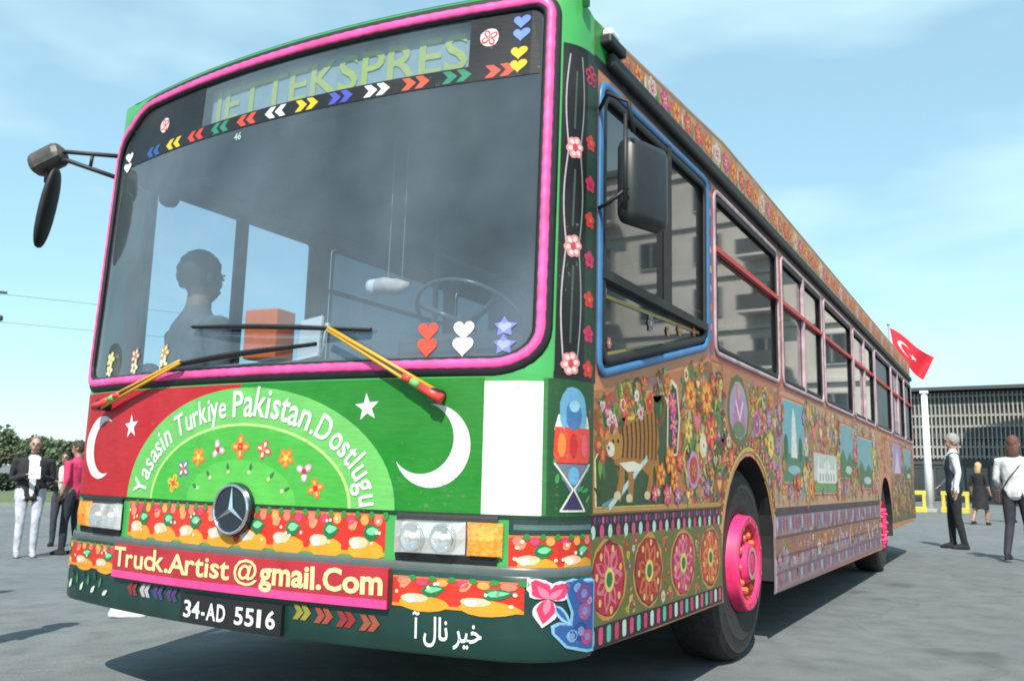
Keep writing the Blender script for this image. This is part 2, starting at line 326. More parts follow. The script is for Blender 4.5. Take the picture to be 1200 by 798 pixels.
# ------------------------------------------------------------------ ground
def gz(x):
    return 0.0 if x > -1.4 else max(-0.45, 0.0555 * (x + 1.4))
def ground_mat():
    m = bpy.data.materials.new('worn_asphalt'); m.use_nodes = True; n = m.node_tree.nodes; l = m.node_tree.links; b = n['Principled BSDF']
    t = n.new('ShaderNodeTexCoord')
    a = n.new('ShaderNodeTexNoise'); a.inputs['Scale'].default_value = 0.35; a.inputs['Detail'].default_value = 8; a.inputs['Roughness'].default_value = 0.62
    c = n.new('ShaderNodeTexNoise'); c.inputs['Scale'].default_value = 160; c.inputs['Detail'].default_value = 3
    e = n.new('ShaderNodeTexNoise'); e.inputs['Scale'].default_value = 4.5; e.inputs['Detail'].default_value = 6
    for k in (a, c, e): l.new(t.outputs['Object'], k.inputs['Vector'])
    r = n.new('ShaderNodeValToRGB'); r.color_ramp.elements[0].position = 0.3; r.color_ramp.elements[1].position = 0.72
    r.color_ramp.elements[0].color = (0.112, 0.124, 0.128, 1); r.color_ramp.elements[1].color = (0.165, 0.178, 0.178, 1)
    l.new(a.outputs['Fac'], r.inputs['Fac'])
    r2 = n.new('ShaderNodeValToRGB'); r2.color_ramp.elements[0].position = 0.25; r2.color_ramp.elements[1].position = 0.75
    r2.color_ramp.elements[0].color = (0.55, 0.55, 0.55, 1); r2.color_ramp.elements[1].color = (1.45, 1.45, 1.45, 1)
    l.new(c.outputs['Fac'], r2.inputs['Fac'])
    r3 = n.new('ShaderNodeValToRGB'); r3.color_ramp.elements[0].position = 0.32; r3.color_ramp.elements[1].position = 0.6
    r3.color_ramp.elements[0].color = (0.78, 0.78, 0.78, 1); r3.color_ramp.elements[1].color = (1.04, 1.04, 1.04, 1)
    l.new(e.outputs['Fac'], r3.inputs['Fac'])
    x = n.new('ShaderNodeMixRGB'); x.blend_type = 'MULTIPLY'; x.inputs['Fac'].default_value = 1; l.new(r.outputs['Color'], x.inputs['Color1']); l.new(r2.outputs['Color'], x.inputs['Color2'])
    y = n.new('ShaderNodeMixRGB'); y.blend_type = 'MULTIPLY'; y.inputs['Fac'].default_value = 1; l.new(x.outputs['Color'], y.inputs['Color1']); l.new(r3.outputs['Color'], y.inputs['Color2'])
    vo = n.new('ShaderNodeTexVoronoi'); vo.feature = 'DISTANCE_TO_EDGE'; vo.inputs['Scale'].default_value = 0.42; vo.inputs['Randomness'].default_value = 1.0
    dz = n.new('ShaderNodeTexNoise'); dz.inputs['Scale'].default_value = 2.2; dz.inputs['Detail'].default_value = 6; l.new(t.outputs['Object'], dz.inputs['Vector'])
    ma = n.new('ShaderNodeMixRGB'); ma.blend_type = 'ADD'; ma.inputs['Fac'].default_value = 0.55; l.new(t.outputs['Object'], ma.inputs['Color1']); l.new(dz.outputs['Color'], ma.inputs['Color2']); l.new(ma.outputs['Color'], vo.inputs['Vector'])
    rc = n.new('ShaderNodeValToRGB'); rc.color_ramp.elements[0].position = 0.0; rc.color_ramp.elements[0].color = (0.45, 0.45, 0.45, 1); rc.color_ramp.elements[1].position = 0.006; rc.color_ramp.elements[1].color = (1, 1, 1, 1); l.new(vo.outputs['Distance'], rc.inputs['Fac'])
    so = n.new('ShaderNodeTexNoise'); so.inputs['Scale'].default_value = 1.1; so.inputs['Detail'].default_value = 3; l.new(t.outputs['Object'], so.inputs['Vector'])
    rs = n.new('ShaderNodeValToRGB'); rs.color_ramp.elements[0].position = 0.27; rs.color_ramp.elements[0].color = (0.5, 0.5, 0.5, 1); rs.color_ramp.elements[1].position = 0.36; rs.color_ramp.elements[1].color = (1, 1, 1, 1); l.new(so.outputs['Fac'], rs.inputs['Fac'])
    w1 = n.new('ShaderNodeMixRGB'); w1.blend_type = 'MULTIPLY'; w1.inputs['Fac'].default_value = 0.45; l.new(y.outputs['Color'], w1.inputs['Color1']); l.new(rc.outputs['Color'], w1.inputs['Color2'])
    w2 = n.new('ShaderNodeMixRGB'); w2.blend_type = 'MULTIPLY'; w2.inputs['Fac'].default_value = 0.8; l.new(w1.outputs['Color'], w2.inputs['Color1']); l.new(rs.outputs['Color'], w2.inputs['Color2'])
    l.new(w2.outputs['Color'], b.inputs['Base Color']); b.inputs['Roughness'].default_value = 0.85
    bp = n.new('ShaderNodeBump'); bp.inputs['Strength'].default_value = 0.5; bp.inputs['Distance'].default_value = 0.006
    l.new(c.outputs['Fac'], bp.inputs['Height']); l.new(bp.outputs['Normal'], b.inputs['Normal']); return m
g = MB(); xs = [-4000, -200, -40, -9.6, -9.2, -7, -5, -3, -1.6, -1.3, 0, 5, 40, 200, 4000]; ys = [-4000, -200, -20, 0, 20, 60, 200, 4000]
zz = lambda x: (gz(x) if x not in (-1.6, -1.3) else (-0.012 if x == -1.6 else -0.0))
g.add([(x, y, zz(x)) for x in xs for y in ys], [(i * len(ys) + j, (i + 1) * len(ys) + j, (i + 1) * len(ys) + j + 1, i * len(ys) + j + 1) for i in range(len(xs) - 1) for j in range(len(ys) - 1)])
gr = structure(g.build('ground', ground_mat()))
# painted lines and patches of the yard

# ------------------------------------------------------------------ the bus
BOW = 0.1017; UC = 1.05; UE = 1.33; YC = 0.26; LEN = 11.47; HW = 1.25; ZG = 2.45
def zr(y): return 2.565 + 0.12 * min(1.0, max(0.0, (y - 0.3) / 1.6))     # top of the flat side, where the roof curve starts
def plan(u):
    a = abs(u); s = 1 if u >= 0 else -1
    if a <= UC: return (u, -BOW * (1 - a * a))
    y0 = -BOW * (1 - UC * UC)
    if a <= UE:
        t = (a - UC) / (UE - UC); p1 = (HW, y0 + (HW - UC) * 2 * BOW * UC)
        return (s * ((1 - t) ** 2 * UC + 2 * t * (1 - t) * HW + t * t * HW), (1 - t) ** 2 * y0 + 2 * t * (1 - t) * p1[1] + t * t * YC)
    return (s * HW, YC + a - UE)
def FS(u, z, h=0.0):
    x, y = plan(u); e = 1e-3; x0, y0 = plan(u - e); x1, y1 = plan(u + e)
    tx, ty = x1 - x0, y1 - y0; L = math.hypot(tx, ty); nx, ny = ty / L, -tx / L
    a = abs(u); w = 1.0 if a < UC else max(0.0, 1 - (a - UC) / (UE - UC))
    y += 0.05 * max(0.0, z - 1.25) * w
    return (x + nx * h, y + ny * h, z)
CUTS = [-UE + (UE - UC) * k / 9 for k in range(10)] + [-UC + 2 * UC * k / 30 for k in range(1, 30)] + [UC + (UE - UC) * k / 9 for k in range(10)]
def rrect(u0, v0, u1, v1, r, n=6):
    """rounded rectangle, r = radii bl, br, tr, tl"""
    P = []
    for (cx, cy, a0, q) in ((u0 + r[0], v0 + r[0], math.pi, r[0]), (u1 - r[1], v0 + r[1], 1.5 * math.pi, r[1]), (u1 - r[2], v1 - r[2], 0, r[2]), (u0 + r[3], v1 - r[3], 0.5 * math.pi, r[3])):
        for k in range(n + 1): a = a0 + 0.5 * math.pi * k / n; P.append((cx + q * math.cos(a), cy + q * math.sin(a)))
    return P
def dense(P, step, closed=True):
    o = []
    for i in range(len(P) if closed else len(P) - 1):
        a, b = P[i], P[(i + 1) % len(P)]; L = math.hypot(b[0] - a[0], b[1] - a[1]); n = max(1, int(L / step))
        o += [(a[0] + (b[0] - a[0]) * k / n, a[1] + (b[1] - a[1]) * k / n) for k in range(n)]
    if not closed: o.append(P[-1])
    return o
def sheet(name, outer, holes, fn, m, parent, cuts=None, smooth=True):
    loops = [[Vector((p[0], p[1], 0)) for p in L] for L in [outer] + holes]; flat = [p for L in [outer] + holes for p in L]
    tris = tessellate_polygon(loops); V = []; F = []; idx = {}
    def vid(p):
        k = (round(p[0], 5), round(p[1], 5))
        if k not in idx: idx[k] = len(V); V.append(fn(p[0], p[1]))
        return idx[k]
    for t in tris:
        P = [flat[i] for i in t]; polys = [P]; lo, hi = min(p[0] for p in P), max(p[0] for p in P)
        for q in (cuts or []):
            if lo < q < hi: polys = [w for Q in polys for w in split_u(Q, q) if len(w) > 2]
        for Q in polys:
            ids = []
            for p in Q:
                v = vid(p)
                if v not in ids: ids.append(v)
            if len(ids) > 2: F.append(tuple(ids))
    me = bpy.data.meshes.new(name); me.from_pydata(V, [], F); me.update()
    return link(name, me, m, parent)

bus = empty('bus', (0, 5.7, 0), 'long city bus hand painted all over with flags, flowers and lettering', 'bus')
m_green = mat('green_body_paint', alb((70, 165, 85)), 0.3, var=0.1, scale=6, coat=0.2)
m_dgreen = mat('dark_green_bumper_paint', alb(DGREEN), 0.35, var=0.2, scale=7, coat=0.15)
m_salm = mat('salmon_body_paint', alb(SALM), 0.38, var=0.15, scale=5)
m_pink = mat('hot_pink_paint', alb((250, 84, 160)), 0.5, var=0.28, scale=14, coat=0.2)
m_rimpink = mat('wheel_pink_paint', alb((246, 50, 116)), 0.5, var=0.3, scale=16, coat=0.0)
m_black = mat('black_rubber', (0.012, 0.012, 0.013), 0.55, var=0.25, scale=30, bump=0.05)
m_tyre = mat('tyre_rubber', (0.022, 0.021, 0.021), 0.75, var=0.3, scale=25, bump=0.2)
m_dark = mat('dark_underbody', (0.015, 0.015, 0.016), 0.8, var=0.3, scale=8)
m_blue = mat('blue_window_frame_paint', alb((58, 120, 172)), 0.4, var=0.12, scale=12)
m_lilac = mat('lilac_window_frame_paint', alb((186, 160, 168)), 0.4, var=0.3, scale=14)
m_redbar = mat('red_bar_paint', alb((205, 50, 45)), 0.4, var=0.15, scale=20)
m_chrome = mat('chrome', (0.75, 0.76, 0.78), 0.12, 1.0, 0.04)
m_inside = mat('cabin_lining', (0.11, 0.125, 0.14), 0.7, var=0.12, scale=4)
m_floor = mat('cabin_floor', (0.06, 0.065, 0.07), 0.7)
m_seat = mat('seat_cloth', (0.05, 0.065, 0.10), 0.85, var=0.3, scale=40)
m_dash = mat('dashboard_plastic', (0.055, 0.06, 0.066), 0.5, var=0.15, scale=30)
m_steel = mat('painted_steel_pole', (0.35, 0.36, 0.38), 0.35, 0.3)
g_front = glass_mat('windscreen_glass', (0.64, 0.73, 0.80), 0.125, (0.38, 0.46, 0.54))  # bluish film: real dust, thickened to stand in for reflected cloud and haze
g_side = glass_mat('side_window_glass', (0.30, 0.34, 0.36), 0.07, (0.44, 0.45, 0.46), 1.52, 0.03)

# --- front shell
def strip(name, z0, z1, m, h=0.0, nz=3, u0=-UE, u1=UE, close=0.0):
    us = [q for q in CUTS if u0 <= q <= u1]; b = MB(); zs = [z0 + (z1 - z0) * k / nz for k in range(nz + 1)]; rows = [(z, h) for z in zs]
    if close: rows = [(z0 - 0.012, h - close * 0.35), ] + rows + [(z1 + 0.008, h - close * 0.3), (z1 + 0.012, h - close)]
    vs = [FS(u, z, q) for z, q in rows for u in us]; n = len(us)
    return b.add(vs, [(i * n + k, i * n + k + 1, (i + 1) * n + k + 1, (i + 1) * n + k) for i in range(len(rows) - 1) for k in range(n - 1)]).build(name, m, bus, smooth=True, fixn=False)
strip('front_panel', 0.60, 1.245, m_green)
strip('front_bumper', 0.365, 0.606, m_dgreen, h=0.014, nz=4, close=0.02)
WS = (1.135, 1.285, 2.575)      # half width, bottom, top of the glass
hole = dense(rrect(-WS[0], WS[1], WS[0], WS[2], (0.09, 0.12, 0.06, 0.27), 8), 0.09)
outer = dense([(-UE, 1.245), (UE, 1.245), (UE, zr(YC)), (1.19, 2.63), (-1.19, 2.63), (-UE, zr(YC))], 0.1)
shade_auto(sheet('windscreen_surround', outer, [hole], lambda u, z: FS(u, z, 0.0), m_green, bus, CUTS))
ws = sheet('windscreen', hole, [], lambda u, z: FS(u, z, -0.006), g_front, bus, CUTS); shade_auto(ws)
def trim(name, path, r, m, fn, h, flat=0.6, wav=0.0, per=0.05, n=8, parent=bus):
    P = [Vector(fn(p[0], p[1], h)) for p in path]; rr = []; s = 0
    for i, p in enumerate(P):
        rr.append(r * (1 + wav * math.sin(2 * math.pi * s / per))); s += (P[(i + 1) % len(P)] - p).length
    b = MB(); N = len(P)
    # ribbon-like half round section lying on the surface
    vs = []
    for i in range(N):
        t = (P[(i + 1) % N] - P[i - 1]).normalized(); q = Vector(fn(path[i][0], path[i][1], h + 0.01)) - P[i]; nrm = q.normalized(); sd_ = t.cross(nrm).normalized()
        for k in range(n): a = 2 * math.pi * k / n; vs.append(P[i] + sd_ * math.cos(a) * rr[i] + nrm * math.sin(a) * rr[i] * flat)
    fs = [(i * n + k, i * n + (k + 1) % n, ((i + 1) % N) * n + (k + 1) % n, ((i + 1) % N) * n + k) for i in range(N) for k in range(n)]
    return b.add(vs, fs).build(name, m, parent, smooth=True)
trim('windscreen_gasket', dense(rrect(-WS[0] - 0.012, WS[1] - 0.012, WS[0] + 0.012, WS[2] + 0.012, (0.1, 0.13, 0.07, 0.28), 8), 0.05), 0.034, m_black, FS, 0.0, 0.35)
tr_ = trim('windscreen_trim', dense(rrect(-WS[0] - 0.006, WS[1] - 0.004, WS[0] + 0.006, WS[2] + 0.006, (0.09, 0.12, 0.06, 0.27), 8), 0.012), 0.0165, m_pink, FS, 0.011, 0.42, 0.06, 0.055)
tag(tr_, 'scalloped hot pink trim around the windscreen')

# --- roof rings
out = []
for k in range(41):
    u = -UE + 2 * UE * k / 40; x, y, _ = FS(u, 2.6); a = abs(u); z0 = 2.63 if a < 1.12 else 2.63 + (zr(YC) - 2.63) * min(1, (a - 1.12) / (UE - 1.12)) ** 1.3
    w = 1 - (abs(x) / HW) ** 3; out.append((x, y, z0, max(0.25, w) if a < UE - 1e-6 else 0.12))
sideys = [0.45, 0.6, 0.9, 1.4] + [2 + 0.5 * k for k in range(19)]
for y in sideys: out.append((HW, y, zr(y), 0.0))
for k in range(9): a = math.pi / 2 * k / 8; out.append((HW - 0.18 + 0.18 * math.cos(a), LEN - 0.18 + 0.18 * math.sin(a), zr(11), -0.4 * math.sin(a)))
for x in (0.6, 0.0, -0.6): out.append((x, LEN, zr(11), -0.4))
for k in range(9): a = math.pi / 2 * (1 - k / 8); out.append((-(HW - 0.18 + 0.18 * math.cos(a)), LEN - 0.18 + 0.18 * math.sin(a), zr(11), -0.4 * math.sin(a)))
for y in sideys[::-1]: out.append((-HW, y, zr(y), 0.0))
es = [0, 0.015, 0.05, 0.11, 0.2, 0.35, 0.6, 0.95, 1.24]; ring = []
for e in es:
    gq = 1 - (1 - e / 1.24) ** 3.2
    ring.append([(x * (1 - e / 1.2505), y + e * (2.0 if w > 0 else 0.75) * w, z0 + (2.86 - z0) * gq) for x, y, z0, w in out])
N = len(out); cap = MB(); roof = MB()
for i in range(len(es) - 1):
    for k in range(N):
        q = [ring[i][k], ring[i][(k + 1) % N], ring[i + 1][(k + 1) % N], ring[i + 1][k]]; j = (k + 1) % N
        fr = (k <= 40 and j <= 41) or k == N - 1
        (cap if fr else roof).add(q, [(0, 1, 2, 3)])
roof.add(ring[-1], [tuple(range(N))])
def weld(o, d=1e-4):
    bm = bmesh.new(); bm.from_mesh(o.data); bmesh.ops.remove_doubles(bm, verts=bm.verts, dist=d); bmesh.ops.recalc_face_normals(bm, faces=bm.faces); bm.to_mesh(o.data); bm.free(); return shade_auto(o, 50)
weld(cap.build('front_cap', m_green, bus))
m_roof = mat('roof_paint', alb((196, 170, 150)), 0.45, var=0.2, scale=6)
rf = weld(roof.build('roof', m_roof, bus))
def roofmap(y, v, h=0.0):
    """v: 0..1 up the roof slope on the +x side"""
    i = v * 4; a = int(min(3, i)); t = i - a
    def P(j): e = es[j]; return Vector((HW * (1 - e / 1.2505), y, ZG + (2.80 - ZG) * (1 - (1 - e / 1.24) ** 3.2)))
    p = P(a).lerp(P(a + 1), t); d = P(a + 1) - P(a); n = Vector((d.z, 0, -d.x)).normalized(); p = p + n * h; return (p.x, y, p.z)
gt = MB()
for s in (1, -1):
    gt.box((s * 1.262, (0.36 + LEN - 0.2) / 2, ZG), (0.04, LEN - 0.56, 0.06), bev=0.012)
gt.build('rain_gutter', m_black, bus)
dp = MB(); dp.tube([(1.10, 0.50, 2.78), (1.13, 0.36, 2.85), (1.18, 0.18, 2.84), (1.245, 0.15, 2.76), (1.262, 0.16, 2.66), (1.258, 0.17, 2.565)], 0.014, 10); dp.build('grab_rail', m_green, bus, smooth=True)
mk = MB(); mk.box((1.272, 0.36, 2.54), (0.04, 0.08, 0.032), bev=0.012); mk.build('marker_lamp', mat('marker_lamp_lens', (0.75, 0.75, 0.72), 0.2), bus)
mk = MB(); mk.box((1.268, 0.38, 2.505), (0.06, 0.15, 0.04), bev=0.01); mk.build('marker_lamp_base', m_black, bus)

# --- sides
ARCH = [(2.30, 0.50, 0.53, 0.56), (8.05, 0.48, 0.52, 0.54)]
def arch_pts(c, z0a, z0b, n=18):
    y, z, ry, rz = c; a0 = math.asin(max(-1, min(1, (z0a - z) / rz))); a1 = math.asin(max(-1, min(1, (z0b - z) / rz)))
    A0 = math.pi - a0; A1 = a1
    return [(y + ry * math.cos(A0 + (A1 - A0) * k / n), z + rz * math.sin(A0 + (A1 - A0) * k / n)) for k in range(n + 1)]
PIT = 1.449; Y0 = 1.637
wins = [(Y0 + PIT * i + 0.055, Y0 + PIT * (i + 1) - 0.055) for i in range(6)] + [(Y0 + PIT * 6 + 0.055, 11.28)]
drv = [(0.31, 1.27), (1.555, 1.545), (1.575, 2.365), (0.31, 2.345)]
def round_poly(P, r, n=5):
    o = []
    for i, p in enumerate(P):
        p = Vector(p); a = Vector(P[i - 1]); b = Vector(P[(i + 1) % len(P)]); da = (a - p).normalized(); db = (b - p).normalized()
        for k in range(n + 1):
            t = k / n; q = (1 - t) ** 2 * (p + da * r) + 2 * t * (1 - t) * p + t * t * (p + db * r); o.append((q.x, q.y))
    return o
drv_r = round_poly(drv, 0.07)
winz = (1.535, 2.36)
def side_outline():
    P = [(YC, 0.362)] + [(q, 0.355) for q in (0.9,)] + arch_pts(ARCH[0], 0.355, 0.29) + arch_pts(ARCH[1], 0.27, 0.43) + [(10.9, 0.46), (LEN - 0.18, 0.50), (LEN - 0.18, zr(11)), (1.9, zr(1.9)), (YC, zr(YC))]
    return P
for s in (1, -1):
    holes = [rrect(a, winz[0], b, winz[1], (0.05,) * 4, 4) for a, b in wins]
    if s == 1: holes.append(drv_r)
    else:
        holes = [rrect(0.36, 0.50, 1.53, 2.34, (0.05,) * 4, 4)] + holes[:3] + [rrect(wins[3][0], 0.50, wins[3][1], 2.34, (0.05,) * 4, 4)] + holes[4:]
    sheet('side_panel', side_outline(), holes, lambda y, z, s=s: (s * HW, y, z), m_salm, bus)
bk = MB(); pr = [(HW, LEN - 0.18)] + [(HW - 0.18 + 0.18 * math.cos(a), LEN - 0.18 + 0.18 * math.sin(a)) for a in [math.pi / 2 * k / 6 for k in range(1, 7)]]
pr = pr + [(-x, y) for x, y in pr[::-1]]
bk.add([(x, y, z) for z in (0.48, zr(11)) for x, y in pr], [(k, k + 1, len(pr) + k + 1, len(pr) + k) for k in range(len(pr) - 1)]); bk.build('rear_panel', mat('rear_paint', alb((120, 110, 125)), 0.4, var=0.3, scale=3), bus, smooth=True)

def side_fn(y, z, h=0.0): return (HW + h, y, z)
def left_fn(y, z, h=0.0): return (-HW - h, y, z)
# driver's window
dw = trim('window', dense(drv_r, 0.05), 0.017, m_blue, side_fn, 0.008, 0.5); tag(dw, "driver's side window with bright blue frame")
sheet('pane', drv_r, [], lambda y, z: (HW - 0.012, y, z), g_side, dw)
b = MB(); b.box((HW + 0.006, 0.93, 1.632), (0.03, 1.20, 0.035)); b.box((HW + 0.004, 1.02, 2.0), (0.026, 0.03, 0.70)); b.build('glazing_bar', m_black, dw)
trim('gasket', dense(round_poly([(0.345, 1.32), (1.525, 1.58), (1.545, 2.33), (0.345, 2.31)], 0.06), 0.05), 0.018, m_black, side_fn, 0.004, 0.5, parent=dw)
for s, fn in ((1, side_fn), (-1, left_fn)):
    for i, (a, b_) in enumerate(wins):
        if s == -1 and i == 3: continue
        w = trim('window', dense(rrect(a, winz[0], b_, winz[1], (0.05,) * 4, 4), 0.06), 0.014, m_lilac, fn, 0.006, 0.5)
        trim('gasket', dense(rrect(a + 0.03, winz[0] + 0.03, b_ - 0.03, winz[1] - 0.03, (0.04,) * 4, 4), 0.06), 0.014, m_black, fn, 0.002, 0.5, parent=w)
        sheet('pane', rrect(a, winz[0], b_, winz[1], (0.05,) * 4, 4), [], lambda y, z, s=s: (s * (HW - 0.012), y, z), g_side if s == 1 else glass_mat('tinted_window_glass', (0.13, 0.15, 0.17), 0.03), w)
        q = MB(); q.box((s * (HW + 0.004), (a + b_) / 2, 2.06), (0.024, b_ - a - 0.03, 0.026)); q.build('glazing_bar', m_redbar, w)
        if i in (1, 3, 5): q = MB(); q.box((s * (HW + 0.002), (a + b_) / 2, (winz[0] + winz[1]) / 2), (0.022, 0.035, winz[1] - winz[0] - 0.03)); q.build('mullion', m_lilac, w)
# doors on the far side
for (a, b_) in ((0.36, 1.53), wins[3]):
    d = trim('door', dense(rrect(a, 0.50, b_, 2.34, (0.05,) * 4, 4), 0.06), 0.03, m_black, left_fn, 0.004, 0.5)
    mid = (a + b_) / 2
    q = MB(); q.box((-HW + 0.01, mid, 1.42), (0.03, 0.07, 1.80)); q.box((-HW + 0.008, mid, 0.62), (0.025, b_ - a - 0.04, 0.22)); q.build('door_leaf', m_dark, d)
    sheet('pane', rrect(a, 0.50, b_, 2.34, (0.05,) * 4, 4), [], lambda y, z: (-HW + 0.012, y, z), glass_mat('door_glass', (0.86, 0.90, 0.92), 0.03), d)

# --- underbody, wheel wells, wheels
ub = MB(); ub.box((0, 5.6, 0.735), (1.42, 11.0, 0.03)); ub.box((0, 5.2, 0.50), (1.1, 10.0, 0.34)); ub.box((0, 0.75, 0.52), (2.2, 0.9, 0.28)); ub.box((0, 5.2, 0.50), (2.38, 4.3, 0.36)); ub.box((0, 10.1, 0.60), (2.38, 2.4, 0.24)); ub.build('underbody', m_dark, bus)
for s in (1, -1):
    for c in ARCH:
        P = arch_pts(c, 0.36, 0.36, 16); b = MB(); n = len(P)
        b.add([(s * (HW - 0.004), y, z) for y, z in P] + [(s * 0.72, y, z) for y, z in P], [(k, k + 1, n + k + 1, n + k) for k in range(n - 1)])
        b.add([(s * 0.72, y, z) for y, z in P], [tuple(range(n))]); b.build('wheel_well', m_dark, bus)
def wheel(s, y, dual):
    X = s * (HW - 0.055); c = (X, y, 0.5); o = s
    rim = MB(); rim.lathe([(0.250, -0.01 * o), (0.246, 0.012 * o), (0.243, 0.045 * o), (0.238, 0.052 * o), (0.205, 0.05 * o), (0.196, 0.04 * o), (0.165, -0.015 * o), (0.112, -0.025 * o), (0.108, 0.03 * o), (0.09, 0.055 * o), (0.0, 0.06 * o)] if not dual else
        [(0.255, 0 * o), (0.25, 0.016 * o), (0.235, -0.03 * o), (0.22, -0.08 * o), (0.19, -0.09 * o), (0.13, -0.02 * o), (0.12, 0.02 * o), (0.0, 0.03 * o)], c, 'x', 44)
    r = rim.build('wheel', m_rimpink, bus, smooth=False); shade_auto(r, 30)
    tag(r, 'hot pink painted wheel in black tyre')
    ty = MB(); ty.lathe([(0.30, -0.26 * o), (0.36, -0.275 * o), (0.44, -0.275 * o), (0.485, -0.255 * o), (0.50, -0.22 * o), (0.50, -0.06 * o), (0.485, -0.022 * o), (0.462, -0.008 * o), (0.455, 0.0), (0.445, -0.003 * o), (0.40, 0.006 * o), (0.39, 0.009 * o), (0.38, 0.006 * o), (0.32, 0.002 * o), (0.27, -0.004 * o), (0.243, -0.02 * o)], c, 'x', 56)
    t = ty.build('tyre', m_tyre, r); shade_auto(t, 30)
    for k in range(10):
        a = 2 * math.pi * k / 10 + 0.1; nb = MB(); R = 0.142 if not dual else 0.165
        nb.lathe([(0.019, -0.02 * o), (0.019, 0.035 * o), (0.012, 0.045 * o), (0.0, 0.047 * o)], (X, y + R * math.cos(a), 0.5 + R * math.sin(a)), 'x', 6); nb.build('wheel_nut', mat('nut_orange', alb((240, 110, 70)), 0.4) if not dual else m_rimpink, r)
    def wf(u, v, h): rr = math.hypot(u, v); d = 0.06 if rr < 0.1 else 0.0525; return (X + s * (d + h), y + u, 0.5 + v)
    for k in range(10):
        a = 2 * math.pi * (k + 0.5) / 10; cv = Canvas(); cv.leaf(0.206 * math.cos(a), 0.206 * math.sin(a), 0.031, 0.034, a, (205, 50, 40), 1); cv.disc(0.222 * math.cos(a), 0.222 * math.sin(a), 0.012, 0.012, (250, 150, 90), 2, 8)
        if not dual: cv.build('painted_petal', wf, r)
    cv = Canvas(); cv.ring(0, 0, 0.084, 0.084, 0.02, (200, 170, 180), 1)
    if not dual: cv.build('painted_hub_ring', wf, r)
    if not dual: ds_ = MB(); ds_.lathe([(0.192, 0.0365 * o), (0.165, -0.012 * o), (0.116, -0.022 * o)], c, 'x', 44); ds_.build('wheel_dish', mat('dish_red_orange', alb((196, 48, 22)), 0.45, var=0.6, scale=34), r, smooth=True)
    ax = MB(); ax.tube([(X - s * 0.05, y, 0.5), (s * 0.2, y, 0.5)], 0.12, 12); ax.build('axle', m_dark, r)
for s in (1, -1): wheel(s, 2.30, False); wheel(s, 8.05, True)

# --- lamps, emblem, plate, wipers
for s in (1, -1):
    hl = strip('headlight', 0.650, 0.783, m_black, h=0.012, nz=1, u0=0.66 if s > 0 else -1.08, u1=1.08 if s > 0 else -0.66, close=0.012)
    def lens(name, u0, u1, m, h):
        us = [u0 + (u1 - u0) * k / 6 for k in range(7)]; zs = [0.664, 0.668, 0.716, 0.766, 0.770]; hs = [0.012, h, h + 0.006, h, 0.012]; b = MB()
        vs = []
        for z, q in zip(zs, hs):
            for k, u in enumerate(us): vs.append(FS(s * u, z, q if 0 < k < 6 else 0.012))
        b.add(vs, [(i * 7 + k, i * 7 + k + 1, (i + 1) * 7 + k + 1, (i + 1) * 7 + k) for i in range(4) for k in range(6)]); return b.build(name, m, hl)
    bp_ = lens('reflector', 0.695, 0.945, mat('reflector_chrome', (0.78, 0.78, 0.76), 0.28, 0.7, 0.12, 30), 0.016)
    for uq in (0.765, 0.872):
        p0 = Vector(FS(s * uq, 0.717, 0.020)); q = MB(); q.lathe([(0.047, 0.0), (0.046, -0.012), (0.041, -0.013), (0.034, -0.004), (0.018, -0.001), (0.0, -0.001)], p0, 'y', 24); q.build('lamp_bowl', m_chrome, hl, smooth=True)
        q = MB(); q.lathe([(0.013, 0.0), (0.012, -0.010), (0.0, -0.013)], p0, 'y', 12); q.build('bulb', mat('bulb_glass', (0.8, 0.78, 0.7), 0.15), hl, smooth=True)
    lens('lamp_lens', 0.695, 0.945, glass_mat('lamp_cover_glass', (0.95, 0.95, 0.95), 0.28, (0.7, 0.7, 0.68)), 0.040)
    lens('turn_signal', 0.95, 1.062, mat('amber_lens', (0.85, 0.28, 0.03), 0.15, var=0.3, scale=60, bump=0.3, coat=1.0), 0.026)
# emblem: ring and three pointed star
def front_frame(u, z, h):
    p = Vector(FS(u, z, h)); return p
em = MB(); c0 = front_frame(0, 0.775, 0.0)
em.lathe([(0.096, 0.0), (0.096, -0.022), (0.090, -0.028), (0.0, -0.028)], c0, 'y', 40); e_ = em.build('emblem', mat('emblem_backing', (0.015, 0.02, 0.03), 0.3), bus); shade_auto(e_, 30)
tag(e_, 'round dark badge with chrome ring and three-pointed star')
q = MB(); q.tube([(c0.x + 0.086 * math.cos(a), c0.y - 0.030, c0.z + 0.086 * math.sin(a)) for a in [2 * math.pi * k / 40 for k in range(40)]], 0.006, 8, True); q.build('emblem_ring', m_chrome, e_, smooth=True)
q = MB()
for k in range(3):
    a = math.pi / 2 + 2 * math.pi * k / 3; b1 = a + math.pi / 3; b2 = a - math.pi / 3
    P = [Vector((0, -0.040, 0)), Vector((0.012 * math.cos(b1), -0.030, 0.012 * math.sin(b1))), Vector((0.083 * math.cos(a), -0.030, 0.083 * math.sin(a))), Vector((0.012 * math.cos(b2), -0.030, 0.012 * math.sin(b2)))]
    q.add([p + c0 for p in P], [(0, 1, 2), (0, 2, 3)])
q.build('emblem_star', m_chrome, e_)
